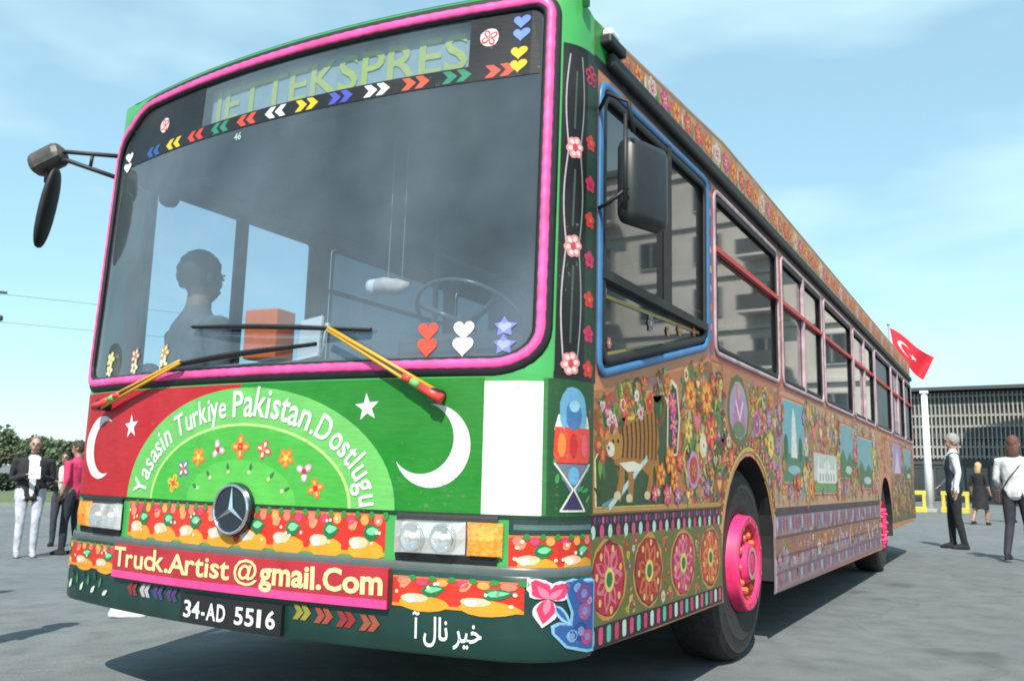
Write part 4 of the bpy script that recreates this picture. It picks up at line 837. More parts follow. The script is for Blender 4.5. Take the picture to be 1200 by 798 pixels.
def patches(cv, y0, y1, z0, z1, n, seed, cols, ok=None):
    r = random.Random(seed)
    for _ in range(n):
        y, z, q = y0 + (y1 - y0) * r.random(), z0 + (z1 - z0) * r.random(), 0.02 + 0.08 * r.random() ** 1.5
        if y - q < y0 or y + q > y1 or z - q < z0 or z + q > z1 or not arch_clear(y, z, q) or (ok and not ok(y, z, q)): continue
        if r.random() < 0.5: cv.disc(y, z, q, q * (0.5 + 0.5 * r.random()), r.choice(cols), 0.5, 10, r.random() * 3)
        else: cv.leaf(y - q * 0.5, z, q * 1.4, q * 0.8, r.random() * 6.28, r.choice(cols), 0.9)
PATCH = ((166, 74, 44), (130, 122, 52), (200, 134, 60), (88, 112, 50), (204, 104, 48), (136, 44, 44), (206, 152, 78), (60, 92, 56), (180, 84, 90), (206, 140, 140), (214, 180, 130), (110, 134, 140), (96, 130, 70))
PATCH2 = ((190, 106, 78), (150, 144, 86), (212, 158, 98), (118, 134, 84), (210, 128, 88), (170, 86, 86), (214, 176, 124), (146, 154, 136), (190, 134, 144), (128, 158, 170), (206, 170, 170), (110, 140, 90), (222, 200, 168))
def wl_(y): return 1.545 if y > 1.6 else 1.27 + (y - 0.31) * 0.221       # lower edge of the windows
under = lambda y, z, q: z + q < wl_(y) - 0.05
LYEL = (225, 195, 90)
# front quarter: tiger panel and flowers
cv = Canvas()
cv.poly([(0.27, 0.80), (1.80, 0.80), (1.83, 0.85)] + [(1.84 + 0.05 * k, 0.865 + 0.0) for k in range(0)] + [(1.80, 0.85), (1.80, 1.48), (1.58, 1.47), (0.30, 1.215), (0.27, 1.215)], (190, 122, 82), 0)
T = [(0.30, 0.815), (0.29, 0.98), (0.42, 1.09), (0.58, 1.17), (0.72, 1.22), (0.86, 1.26), (0.98, 1.275), (1.04, 1.22), (1.05, 1.08), (1.08, 0.96), (1.05, 0.86), (0.98, 0.815)]
cv.poly(T, (235, 225, 160), 1); c_ = (0.66, 1.0)
cv.poly([(c_[0] + (p[0] - c_[0]) * 0.965, c_[1] + (p[1] - c_[1]) * 0.955) for p in T], (46, 78, 40), 1.6)
for k in range(46):
    y, z = 0.32 + 0.68 * R_.random(), 0.825 + 0.40 * R_.random()
    if z < 0.98 + (y - 0.3) * 0.4 - 0.03: cv.leaf(y, z, 0.07, 0.022, 0.6 + R_.random() * 2, R_.choice(((84, 130, 60), (30, 60, 34), (120, 150, 80), (60, 100, 70))), 2)
# tiger: body, head, legs, tail
TG = (176, 116, 44); TD = (120, 74, 30)
cv.poly([(0.44, 1.02), (0.52, 1.10), (0.62, 1.13), (0.74, 1.18), (0.84, 1.20), (0.90, 1.15), (0.91, 1.06), (0.86, 0.97), (0.80, 0.93), (0.72, 0.96), (0.62, 0.97), (0.52, 0.96), (0.46, 0.97)], TG, 3)
cv.disc(0.47, 1.04, 0.075, 0.058, (196, 136, 56), 4, 14); cv.disc(0.425, 1.02, 0.035, 0.026, (238, 228, 205), 5, 10); cv.disc(0.445, 1.05, 0.009, 0.008, BLACK, 6, 6); cv.disc(0.49, 1.053, 0.009, 0.008, BLACK, 6, 6); cv.disc(0.405, 1.025, 0.009, 0.007, (70, 40, 40), 6, 6)
cv.disc(0.43, 1.09, 0.018, 0.016, TD, 5, 8); cv.disc(0.51, 1.095, 0.018, 0.016, TD, 5, 8)
for a, b in (((0.53, 0.97), (0.50, 0.86)), ((0.60, 0.97), (0.61, 0.85)), ((0.82, 0.96), (0.79, 0.86)), ((0.88, 1.0), (0.90, 0.87))): cv.line([a, ((a[0] + b[0]) / 2 + 0.012, (a[1] + b[1]) / 2), b], 0.05, TG, 3.4); cv.disc(b[0] - 0.012, b[1], 0.032, 0.016, (225, 205, 170), 4, 8)
cv.poly([(0.50, 0.975), (0.64, 0.985), (0.74, 0.97), (0.70, 0.95), (0.58, 0.945)], (238, 232, 215), 4)
cv.line([(0.90, 1.13), (0.96, 1.17), (0.985, 1.23), (0.95, 1.25)], 0.028, TD, 3.4)
for k in range(9): y = 0.53 + k * 0.042; cv.line([(y, 1.10 + k * 0.011), (y + 0.012, 1.05 + k * 0.006), (y + 0.004, 1.0)], 0.012, (40, 26, 18), 5)
cv.line([(0.42, 0.82), (0.58, 0.90), (0.78, 1.0)], 0.022, (200, 225, 220), 2.8); cv.line([(0.36, 0.825), (0.52, 0.86), (0.66, 0.93)], 0.016, (110, 150, 160), 2.6)
cv.poly([(1.0, 1.02), (1.01, 1.27), (1.06, 1.34), (1.13, 1.32), (1.17, 1.18), (1.13, 1.02)], (240, 225, 190), 3); cv.poly([(1.015, 1.03), (1.025, 1.26), (1.065, 1.32), (1.12, 1.30), (1.15, 1.18), (1.12, 1.03)], (40, 60, 50), 3.6)
for y, z, r in ((1.075, 1.24, 0.055), (1.085, 1.15, 0.06), (1.09, 1.08, 0.04)): cv.flower(y, z, r, ((226, 40, 110), (245, 110, 170), (250, 190, 120)), 4, 6, y * 9)
for y, z, r, p in ((1.04, 1.0, 0.06, 2), (0.93, 0.94, 0.05, 2), (1.09, 0.92, 0.05, 2), (1.16, 1.0, 0.045, 0), (0.86, 0.865, 0.035, 1), (1.0, 0.86, 0.045, 1), (1.13, 0.855, 0.04, 3)): cv.flower(y, z, r, PAL[p], 6, 6, y * 7)
ok2 = lambda y, z, q: under(y, z, q) and not (y - q < 1.18 and z < 0.99 + (y - 0.3) * 0.43) and not ((y - 2.1) / (0.23 + q)) ** 2 + ((z - 1.285) / (0.22 + q)) ** 2 < 1
cv.rect(1.795, 1.09, 2.90, 1.50, (192, 126, 88), 0.1)
patches(cv, 0.28, 2.88, 0.805, 1.49, 3000, 20, PATCH, ok2); fill(cv, 0.29, 2.88, 0.81, 1.47, 80, (0.03, 0.115), 21, 3, ok2); scrolls(cv, 0.29, 2.88, 0.81, 1.48, 260, 22, (LYEL, (216, 190, 110), (120, 140, 56), (70, 96, 44), (150, 44, 40), (60, 80, 44)), ok2, 0.014, 1.4)
fill(cv, 0.29, 1.18, 1.0, 1.40, 30, (0.02, 0.05), 25, 3, lambda y, z, q: under(y, z, q) and z - q > 1.02 + (y - 0.3) * 0.40)
for q_, col_, w9 in ((0.035, (214, 180, 84), 0.022), (0.062, (70, 96, 48), 0.02), (0.086, (190, 60, 50), 0.014)):
    c9 = ARCH[0]; cv.line([(c9[0] + (c9[2] + q_) * math.cos(a), c9[1] + (c9[3] + q_) * math.sin(a)) for a in [math.pi * (0.90 - 0.77 * k / 26) for k in range(27)]], w9, col_, 2.2)
for k in range(24): a = math.pi * (0.89 - 0.75 * k / 23); cv.disc(ARCH[0][0] + (ARCH[0][2] + 0.062) * math.cos(a), ARCH[0][1] + (ARCH[0][3] + 0.062) * math.sin(a), 0.011, 0.011, (232, 170, 150), 3, 8)
cv.line([(0.29, 0.812), (1.79, 0.812)], 0.018, (196, 150, 74), 1.2)
# oval portrait above the arch
cv.disc(2.10, 1.285, 0.205, 0.185, (96, 110, 50), 3, 26); cv.disc(2.10, 1.285, 0.185, 0.165, (228, 190, 120), 3.6, 26); cv.disc(2.10, 1.285, 0.17, 0.15, (176, 160, 190), 4.2, 26)
cv.poly([(1.97, 1.20), (2.02, 1.30), (2.06, 1.34), (2.06, 1.42), (2.13, 1.42), (2.14, 1.34), (2.19, 1.30), (2.24, 1.20), (2.10, 1.145)], (200, 120, 175), 5); cv.disc(2.10, 1.385, 0.035, 0.04, (215, 165, 140), 6, 12); cv.line([(2.04, 1.33), (2.11, 1.24), (2.17, 1.33)], 0.02, (235, 225, 235), 6); cv.disc(2.1, 1.19, 0.11, 0.04, (110, 130, 90), 6, 14)
o = cv.build('painted_side_panel', side_fn, bus); tag(o, 'painted tiger among flowers, scrolls and an oval portrait')
# rear stretch behind the front wheel
cv = Canvas(); cv.rect(2.86, 0.775, 7.50, 1.50, (204, 158, 124), 0); cv.rect(8.58, 0.775, LEN - 0.2, 1.50, (190, 140, 140), 0); cv.rect(7.50, 1.06, 8.58, 1.50, (214, 146, 110), 0)
cv.rect(8.60, 0.50, LEN - 0.2, 1.05, (92, 104, 60), 0.5)
pics = [(3.10, 3.72, 0.93, 1.44, 'tower'), (4.05, 5.05, 0.86, 1.14, 'palace'), (5.15, 5.85, 0.98, 1.42, 'sky'), (6.10, 7.05, 0.90, 1.36, 'sky'), (8.75, 9.7, 1.08, 1.42, 'lilac'), (9.95, 10.9, 1.0, 1.40, 'sky')]
notpic = lambda y, z, q: not any(a - q < y < b + q and c - q < z < d + q for a, b, c, d, _ in pics)
for a, b, c, d, kind in pics:
    cv.rect(a - 0.022, c - 0.022, b + 0.022, d + 0.022, (190, 96, 84), 1); cv.rect(a - 0.008, c - 0.008, b + 0.008, d + 0.008, (214, 190, 150), 2); w = b - a; h = d - c
    if kind == 'tower':
        cv.rect(a, c, b, d, (110, 180, 196), 3); cv.rect(a, c, b, c + h * 0.35, (80, 130, 104), 3.4); cv.poly([(a + w * 0.35, c + h * 0.3), (a + w * 0.65, c + h * 0.3), (a + w * 0.58, d - h * 0.2), (a + w * 0.5, d - h * 0.05), (a + w * 0.42, d - h * 0.2)], (235, 235, 225), 4); cv.disc(a + w * 0.5, c + h * 0.15, w * 0.3, h * 0.06, (150, 190, 200), 4)
        for q in (0.12, 0.82): cv.disc(a + w * q, c + h * 0.42, w * 0.1, h * 0.16, (40, 100, 60), 4)
    elif kind == 'palace':
        cv.rect(a, c, b, d, (205, 215, 205), 3); cv.rect(a, c, b, c + h * 0.3, (120, 160, 100), 3.4); cv.rect(a + w * 0.12, c + h * 0.25, b - w * 0.12, c + h * 0.62, (246, 244, 236), 4); cv.disc(a + w * 0.5, c + h * 0.66, w * 0.13, h * 0.2, (240, 238, 230), 4)
        for q in (0.16, 0.84): cv.rect(a + w * q - 0.02, c + h * 0.25, a + w * q + 0.02, d - h * 0.08, (244, 240, 228), 4.4)
        for q in range(6): cv.rect(a + w * (0.2 + 0.11 * q), c + h * 0.3, a + w * (0.24 + 0.11 * q), c + h * 0.5, (150, 160, 165), 5)
    elif kind == 'sky':
        cv.rect(a, c, b, d, (120, 176, 184), 3); cv.poly([(a, c), (b, c), (b, c + h * 0.3), (a + w * 0.7, c + h * 0.5), (a + w * 0.45, c + h * 0.32), (a + w * 0.2, c + h * 0.55), (a, c + h * 0.35)], (70, 120, 80), 4); cv.disc(a + w * 0.6, c + h * 0.15, w * 0.25, h * 0.08, (190, 210, 205), 5)
    else:
        cv.rect(a, c, b, d, (178, 150, 200), 3); cv.poly([(a + w * 0.2, c), (a + w * 0.8, c), (a + w * 0.5, d - h * 0.1)], (225, 200, 225), 4)
patches(cv, 2.87, 7.49, 0.78, 1.49, 3200, 30, PATCH2, notpic); patches(cv, 8.6, LEN - 0.21, 0.52, 1.49, 500, 35, PATCH, notpic); fill(cv, 2.88, 7.48, 0.80, 1.49, 130, (0.03, 0.13), 31, 3, notpic); scrolls(cv, 2.88, 7.48, 0.79, 1.49, 380, 32, (LYEL, (120, 150, 70), (170, 60, 56), (80, 100, 50), (206, 180, 120)), notpic, 0.015, 1.4)
fill(cv, 7.5, 8.6, 1.06, 1.49, 40, (0.02, 0.06), 33, 2, notpic); fill(cv, 8.6, LEN - 0.22, 0.52, 1.49, 150, (0.02, 0.07), 34, 2, notpic, pal=PAL[2:5])
rr9 = random.Random(77)
for a, b, c, d, _k in pics:      # flowers growing over the picture edges
    for _q in range(9):
        e = rr9.random(); y, z = rr9.choice(((a + (b - a) * e, c), (a, c + (d - c) * e), (b, c + (d - c) * e))); q9 = 0.03 + 0.04 * rr9.random(); cv.flower(y, z, q9, rr9.choice(PAL), 7, 6, e * 6); cv.leaf(y, z, q9 * 1.8, q9 * 0.7, e * 9, (84, 110, 56), 6.6)
o = cv.build('painted_side_panel', side_fn, bus); tag(o, 'painted landscapes in red frames between flowers behind the front wheel')
# belts and skirts
cv = Canvas(); cv.rect(0.262, 0.725, 1.765, 0.797, (24, 32, 44), 0.5); cv.rect(2.83, 0.735, 7.5, 0.775, (70, 50, 70), 0.5)
for k in range(44): y = 0.30 + k * 0.034; cv.disc(y, 0.778, 0.012, 0.013, [(150, 40, 90), (60, 60, 110), (190, 90, 120)][k % 3], 1, 8)
for k in range(21): y = 0.285 + k * 0.0715; cv.disc(y, 0.740, 0.019, 0.024, [(205, 226, 214), (222, 84, 120), (196, 220, 206), (210, 70, 100)][k % 4], 2, 10)
cv.rect(0.262, 0.43, 1.765, 0.725, (112, 112, 54), 0.3); cv.rect(0.262, 0.362, 1.765, 0.435, (40, 30, 40), 0.3)
for k in range(22): y = 0.285 + k * 0.0685; cv.poly(rrect(y - 0.018, 0.372, y + 0.018, 0.428, (0.012,) * 4, 3), [(212, 228, 218), (228, 80, 124), (110, 196, 178), (215, 64, 96)][k % 4], 2)
ok3 = lambda y, z, q: not any(((y - a) / (0.17 + q)) ** 2 + ((z - 0.575) / (0.15 + q)) ** 2 < 1 for a in (0.42, 0.80, 1.20, 1.58))
for k, (y, zo) in enumerate(((0.42, 0.004), (0.80, -0.006), (1.20, 0.006), (1.58, 0.0))):
    jr = random.Random(60 + k)
    cA = [(196, 36, 62), (170, 46, 38), (204, 50, 98), (206, 66, 46)][k]; cB = [(236, 120, 140), (216, 110, 66), (226, 130, 150), (230, 140, 80)][k]
    cv.disc(y, 0.578, 0.155, 0.138, (206, 150, 80), 1.5, 24); cv.disc(y, 0.578, 0.144, 0.128, (110, 40, 40), 1.9, 24); cv.disc(y, 0.578, 0.136, 0.12, cA, 2.5, 24)
    for q in range(7): a = q * 2 * math.pi / 7 + k + jr.uniform(-0.15, 0.15); L9 = jr.uniform(0.075, 0.10); cv.leaf(y + 0.03 * math.cos(a), 0.578 + zo + 0.03 * math.sin(a), L9, jr.uniform(0.045, 0.07), a + jr.uniform(-.2, .2), cB, 3); cv.leaf(y + 0.045 * math.cos(a), 0.578 + zo + 0.045 * math.sin(a), L9 * 0.6, 0.024, a, cA, 4); cv.disc(y + 0.105 * math.cos(a + .4), 0.578 + 0.105 * math.sin(a + .4), 0.012, 0.014, (240, 200, 120), 4.4, 8)
    cv.disc(y, 0.578, 0.042, 0.042, (235, 215, 120), 5, 12); cv.disc(y, 0.578, 0.026, 0.026, (50, 120, 60), 6, 10)
patches(cv, 0.27, 1.76, 0.435, 0.722, 400, 40, ((90, 124, 52), (176, 146, 70), (60, 104, 56), (196, 110, 60), (160, 80, 54), (120, 140, 66)), ok3); fill(cv, 0.27, 1.76, 0.44, 0.72, 120, (0.012, 0.035), 41, 2, ok3); scrolls(cv, 0.27, 1.76, 0.44, 0.72, 90, 42, ((230, 200, 110), (70, 130, 60), (200, 80, 60)), ok3, 0.006)
cv.rect(2.80, 0.292, 7.5, 0.735, (164, 136, 144), 0.2); cv.rect(2.84, 0.49, 7.5, 0.60, (168, 112, 82), 1.2)
for z_, c_ in ((0.735, (70, 50, 66)), (0.602, (110, 70, 80)), (0.488, (120, 80, 84)), (0.40, (130, 96, 110)), (0.305, (150, 120, 130))): cv.line([(2.86, z_), (7.48, z_)], 0.016, c_, 3)
for k in range(52): y = 2.90 + k * 0.088; cv.leaf(y, 0.725, 0.10, 0.06, -math.pi / 2, [(190, 180, 188), (130, 100, 144), (176, 84, 106), (116, 112, 140)][k % 4], 2); cv.leaf(y + 0.03, 0.32, 0.10, 0.06, math.pi / 2, [(184, 174, 180), (122, 104, 144), (176, 104, 118), (110, 112, 134)][(k + 1) % 4], 2)
patches(cv, 2.85, 7.49, 0.30, 0.73, 700, 44, ((130, 108, 140), (186, 166, 172), (150, 140, 150), (180, 92, 100), (108, 108, 134), (180, 124, 88), (120, 70, 60))); fill(cv, 2.88, 7.48, 0.41, 0.60, 60, (0.02, 0.06), 43, 2.4, pal=[PAL[5], PAL[3], ((206, 190, 200), (160, 130, 170), (220, 120, 120)), ((226, 140, 100), (236, 190, 150), (190, 90, 70))])
cv.rect(2.835, 0.30, 2.86, 0.74, (225, 190, 195), 1)
o = cv.build('painted_skirt', side_fn, bus); tag(o, 'painted skirt with big red round flowers and rows of coloured drops')
# window pillars, head rail and roof edge
cv = Canvas()
ys_ = [1.637] + [Y0 + PIT * i for i in range(1, 7)]
for k, y in enumerate(ys_):
    cv.rect(y - 0.03, 1.50, y + 0.03, 2.40, [(96, 110, 150), (190, 120, 120), (150, 160, 160), (110, 120, 160), (170, 120, 130), (120, 130, 120), (180, 130, 120)][k], 0.4)
    for q in range(9): cv.disc(y, 1.56 + q * 0.095, 0.014, 0.02, PAL[(k + q) % 6][q % 2], 1.4, 8)
cv.rect(0.262, 2.39, LEN - 0.2, 2.43, (24, 24, 30), 0.4); cv.rect(0.262, 1.24, 0.292, 2.39, (26, 62, 44), 0.6); cv.rect(0.262, 2.43, 0.40, 2.562, (50, 150, 70), 0.7); cv.line([(1.62, 1.505), (LEN - 0.22, 1.505)], 0.022, (214, 110, 90), 1)
for y in (1.80, 2.95, 4.53, 5.98, 7.43): cv.line([(y, 0.80 if y != 1.80 else 1.1), (y, 1.50)], 0.005, (40, 30, 28), 9)
o = cv.build('painted_window_pillars', side_fn, bus)
cv = Canvas()
for k in range(70):
    y = 0.53 + k * 0.155; t0, t1 = zr(y - 0.078), zr(y + 0.078); zc = (2.487 + zr(y)) / 2 - 0.006
    cv.poly([(y - 0.078, 2.484), (y + 0.078, 2.484), (y + 0.078, t1 - 0.004), (y - 0.078, t0 - 0.004)], [(206, 150, 104), (190, 136, 96), (200, 166, 120)][k % 3], 0.3); cv.line([(y - 0.078, t0 - 0.016), (y + 0.078, t1 - 0.016)], 0.014, (150, 120, 90), 0.9)
    cv.flower(y, zc, min(0.058, (zr(y) - 2.487) * 0.42), PAL[(0, 2, 5, 1, 2, 0)[k % 6]], 2, 6, k); cv.leaf(y + 0.05, 2.50, 0.05, 0.03, 1.2, (90, 130, 70), 1.2); cv.leaf(y + 0.06, zc + 0.03, 0.05, 0.03, -0.8, (220, 120, 60), 1.2)
    cv.disc(y + 0.076, zc, 0.013, 0.03, [(225, 90, 70), (235, 215, 190), (120, 150, 90)][k % 3], 1.6, 8)
o = cv.build('painted_roof_edge', side_fn, bus); tag(o, 'row of orange and pink flowers painted along the roof edge')
# paint on the driver's lower sliding glass
cv = Canvas(); cv.line([(0.40, 1.565), (1.48, 1.60)], 0.014, (190, 170, 90), 1); cv.line([(0.42, 1.36), (1.48, 1.575)], 0.012, (180, 160, 90), 1)
for y, z, r, c in ((0.36, 1.585, 0.045, (225, 215, 225)), (0.85, 1.54, 0.035, (200, 180, 190)), (1.40, 1.595, 0.03, (220, 90, 80)), (0.43, 1.40, 0.022, (210, 110, 100)), (1.2, 1.57, 0.03, (225, 140, 70)), (1.05, 1.54, 0.022, (200, 120, 60))): cv.flower(y, z, r, (c, (110, 90, 130), (240, 235, 225)), 2, 6)
cv.build('painted_glass_flowers', lambda y, z, h: (HW - 0.010 + h, y, z), dw)

# ------------------------------------------------------------------ things in the cab
o = MB(); o.box((-0.165, 0.16, 1.468), (0.165, 0.12, 0.205), Matrix.Rotation(0.1, 3, 'Z'), bev=0.006); ob = o.build('box', mat('orange_card', alb((255, 112, 24), 0.95), 0.6, var=0.1), None)
tag(ob, 'orange cardboard box on the dashboard behind the windscreen', 'box')
q = MB(); q.box((0.035, 0.19, 1.45), (0.11, 0.012, 0.18), Matrix.Rotation(-0.25, 3, 'X') @ Matrix.Rotation(-0.15, 3, 'Y')); q.box((0.04, 0.215, 1.445), (0.10, 0.012, 0.15), Matrix.Rotation(-0.3, 3, 'X')); po = q.build('paper_pad', mat('white_paper', (0.75, 0.76, 0.72), 0.8, var=0.05), None)
tag(po, 'white paper pad propped on the dashboard beside the orange box', 'paper')
hn = empty('hanging_bundle', (0.33, 0.30, 1.63), 'small pale bundle hanging on two cords behind the windscreen', 'ornament')
q = MB(); P = [(0.255 + 0.03 * k, 0.30, 1.66 + 0.006 * math.sin(k)) for k in range(7)]; q.tube(P, [0.018, 0.034, 0.036, 0.032, 0.034, 0.026, 0.012], 12); q.build('bundle', mat('pale_cloth', (0.62, 0.52, 0.46), 0.8, var=0.2, scale=30), hn, smooth=True)
q = MB(); q.lathe([(0.0, -0.02), (0.034, -0.015), (0.034, 0.012), (0.0, 0.02)], (0.262, 0.295, 1.662), 'x', 14); q.build('bundle_end', mat('white_cloth', (0.8, 0.82, 0.84), 0.7), hn, smooth=True)
q = MB(); q.tube([(0.33, 0.30, 1.69), (0.335, 0.30, 2.29)], 0.0016, 5); q.tube([(0.40, 0.30, 1.69), (0.405, 0.30, 2.29)], 0.0016, 5); q.build('cord', mat('pale_cord', (0.3, 0.31, 0.32), 0.7), hn)

# ------------------------------------------------------------------ people
import numpy as np
def ellipsoid(mb, c, r, n=14, m=9):
    c = Vector(c); vs = [c + Vector((0, 0, -r[2]))]; fs = []
    for i in range(1, m):
        a = -math.pi / 2 + math.pi * i / m
        vs += [c + Vector((r[0] * math.cos(a) * math.cos(2 * math.pi * k / n), r[1] * math.cos(a) * math.sin(2 * math.pi * k / n), r[2] * math.sin(a))) for k in range(n)]
    vs.append(c + Vector((0, 0, r[2]))); L = len(vs) - 1
    for k in range(n): fs += [(0, 1 + (k + 1) % n, 1 + k), (L, 1 + (m - 2) * n + k, 1 + (m - 2) * n + (k + 1) % n)]
    for i in range(m - 2):
        for k in range(n): fs.append((1 + i * n + k, 1 + i * n + (k + 1) % n, 1 + (i + 1) * n + (k + 1) % n, 1 + (i + 1) * n + k))
    mb.add(vs, fs)
def loft(mb, rings, n=16):
    """rings: (cx, cy, z, rx, ry)"""
    vs = [Vector((c[0] + c[3] * math.cos(2 * math.pi * k / n), c[1] + c[4] * math.sin(2 * math.pi * k / n), c[2])) for c in rings for k in range(n)]
    fs = [(i * n + k, i * n + (k + 1) % n, (i + 1) * n + (k + 1) % n, (i + 1) * n + k) for i in range(len(rings) - 1) for k in range(n)]
    fs += [tuple(range(n))[::-1], tuple((len(rings) - 1) * n + k for k in range(n))]; mb.add(vs, fs)
SKIN = (0.30, 0.17, 0.115)
def person(loc, rot, label, top, bottom, hair, shoe, H=1.75, group=None, pose=None, sleeve='long', open_front=None, dress=False, vest=None, hairlen='short', vox=0.0125, strap=None, wide=1.0, skin=SKIN):
    p = dict(el=((-0.25, 0.03, 1.15), (0.25, 0.03, 1.15)), wr=((-0.27, -0.04, 0.92), (0.27, -0.04, 0.92)), kn=((-0.10, -0.02, 0.50), (0.10, -0.02, 0.50)), an=((-0.105, 0.03, 0.09), (0.105, 0.03, 0.09)), head=0.0, seat=False)
    p.update(pose or {})
    b = MB(); bones = []
    def bone(a, c, z): bones.append((Vector(a), Vector(c), z))
    low = 0.84 if (open_front or vest) else 0.90
    if dress: low = 0.45
    tz = [(0, 0, low, 0.165 * wide, 0.12), (0, 0.005, 0.98, 0.168 * wide, 0.122), (0, 0, 1.10, 0.148 * wide, 0.112), (0, -0.005, 1.24, 0.165 * wide, 0.122), (0, 0, 1.36, 0.182 * wide, 0.12), (0, 0.005, 1.43, 0.165 * wide, 0.10), (0, 0.01, 1.475, 0.09, 0.075), (0, 0.008, 1.50, 0.06, 0.06)]
    if dress: tz[0] = (0, 0, 0.45, 0.24, 0.2); tz.insert(1, (0, 0, 0.75, 0.2, 0.16))
    loft(b, tz); bone((0, 0, low + 0.03), (0, 0, 1.40), 'top'); bone((-0.12, 0, 1.38), (0.12, 0, 1.38), 'top'); bone((0, 0, 1.42), (0, 0, 1.46), 'top')
    ellipsoid(b, (0, 0.0, 0.93), (0.16 * wide, 0.115, 0.10))
    if not dress: bone((-0.07, 0, low - 0.05), (0.07, 0, low - 0.05), 'bottom')
    # head
    hb = MB(); ellipsoid(hb, (0, 0.008, 1.665), (0.076, 0.097, 0.102)); ellipsoid(hb, (0, -0.03, 1.605), (0.055, 0.062, 0.062)); ellipsoid(hb, (0, -0.094, 1.640), (0.014, 0.022, 0.022)); ellipsoid(hb, (0, -0.075, 1.672), (0.05, 0.022, 0.012)); ellipsoid(hb, (0, -0.082, 1.597), (0.024, 0.014, 0.012))
    for s in (-1, 1): ellipsoid(hb, (s * 0.078, 0.012, 1.645), (0.012, 0.022, 0.032))
    Rh = Matrix.Rotation(p['head'], 3, 'Z'); b.add([Rh @ Vector(v) for v in hb.v], hb.f)
    b.tube([(0, 0.012, 1.45), (0, 0.0, 1.60)], [0.062, 0.052], 12); bone((0, 0.01, 1.52), (0, 0, 1.74), 'skin')
    for i, s in enumerate((-1, 1)):
        sh = Vector((s * 0.185 * wide, 0.005, 1.40)); el = Vector(p['el'][i]); wr = Vector(p['wr'][i]); d = (wr - el).normalized()
        b.tube([Vector((s * 0.12, 0, 1.40)), sh, sh.lerp(el, 0.5), el, el.lerp(wr, 0.35), wr], [0.066, 0.066, 0.055, 0.046, 0.045, 0.032], 12)
        bone(sh, el, 'top' if sleeve != 'none' else 'skin'); bone(el, el.lerp(wr, 0.9), 'top' if sleeve == 'long' else 'skin')
        side = d.cross(Vector((0, 1, 0)) if abs(d.y) < 0.8 else Vector((0, 0, 1))).normalized(); nrm = d.cross(side)
        b.tube([wr - d * 0.01, wr + d * 0.045, wr + d * 0.09], [0.028, 0.036, 0.034], 10, flat=0.6); bone(wr + d * 0.02, wr + d * 0.17, 'skin')
        for k, L in enumerate((0.075, 0.085, 0.08, 0.062)):
            f0 = wr + d * 0.085 + side * (k - 1.5) * 0.019; b.tube([f0, f0 + d * L * 0.5 + nrm * 0.006, f0 + d * L * 0.85 + nrm * 0.028], [0.0105, 0.0098, 0.0085], 6)
        t0 = wr + d * 0.03 + side * 0.03; b.tube([t0, t0 + side * 0.025 + d * 0.03, t0 + side * 0.03 + d * 0.06 + nrm * 0.01], [0.013, 0.011, 0.009], 6)
        hp = Vector((s * 0.088 * wide, 0, 0.92)); kn = Vector(p['kn'][i]); an = Vector(p['an'][i])
        if p['seat']: hp.z = 0.93
        b.tube([hp, hp.lerp(kn, 0.5), kn, kn.lerp(an, 0.35), an], [0.094, 0.082, 0.062, 0.06, 0.047], 12)
        lz = 'skin' if dress else 'bottom'; bone(hp, kn, lz if not dress else 'top'); bone(kn, an + Vector((0, 0, 0.03)), lz)
        fz = an.z - 0.09
        loft(b, [(an.x, an.y - 0.06, fz + 0.004, 0.045, 0.135), (an.x, an.y - 0.06, fz + 0.035, 0.047, 0.135), (an.x, an.y - 0.04, fz + 0.065, 0.042, 0.10), (an.x, an.y + 0.01, fz + 0.10, 0.038, 0.045)], 14)
        bone((an.x, an.y + 0.03, fz + 0.03), (an.x, an.y - 0.17, fz + 0.02), 'shoe'); bone((an.x, an.y - 0.02, fz + 0.05), (an.x, an.y - 0.10, fz + 0.04), 'shoe')
    me = bpy.data.meshes.new('tmp'); me.from_pydata(b.v, [], b.f); me.update(); to = bpy.data.objects.new('tmp', me); COL.objects.link(to)
    bm = bmesh.new(); bm.from_mesh(me); bmesh.ops.recalc_face_normals(bm, faces=bm.faces); bm.to_mesh(me); bm.free()
    rm = to.modifiers.new('r', 'REMESH'); rm.mode = 'VOXEL'; rm.voxel_size = vox; sm = to.modifiers.new('s', 'SMOOTH'); sm.iterations = 2; sm.factor = 0.4
    dg = bpy.context.evaluated_depsgraph_get(); bme = bpy.data.meshes.new_from_object(to.evaluated_get(dg)); bpy.data.objects.remove(to); bpy.data.meshes.remove(me)
    bme.name = 'body'; zones = ['top', 'bottom', 'skin', 'shoe', 'inner']
    def cm(c, r=0.8): return mat('cloth_%d_%d_%d' % tuple(int(x * 999) for x in c), c, r, var=0.3, scale=9, bump=0.7)
    for z, c in zip(zones, (top, bottom, skin, shoe, open_front or vest or top)): bme.materials.append(cm(c, 0.5 if z in ('skin', 'shoe') else 0.85))
    n = len(bme.polygons); cen = np.zeros(n * 3); bme.polygons.foreach_get('center', cen); cen = cen.reshape(-1, 3); best = np.full(n, 1e9); zi = np.zeros(n, int)
    for a, c, z in bones:
        a = np.array(a); c = np.array(c); ab = c - a; t = np.clip(((cen - a) @ ab) / (ab @ ab + 1e-9), 0, 1); d = np.linalg.norm(cen - (a + t[:, None] * ab), axis=1)
        if z == 'top': d = d - 0.03
        msk = d < best; best[msk] = d[msk]; zi[msk] = zones.index(z)
    tors = (zi == 0) & (np.abs(cen[:, 0]) < 0.15 * wide) & (cen[:, 2] > low - 0.1) & (cen[:, 2] < 1.47)
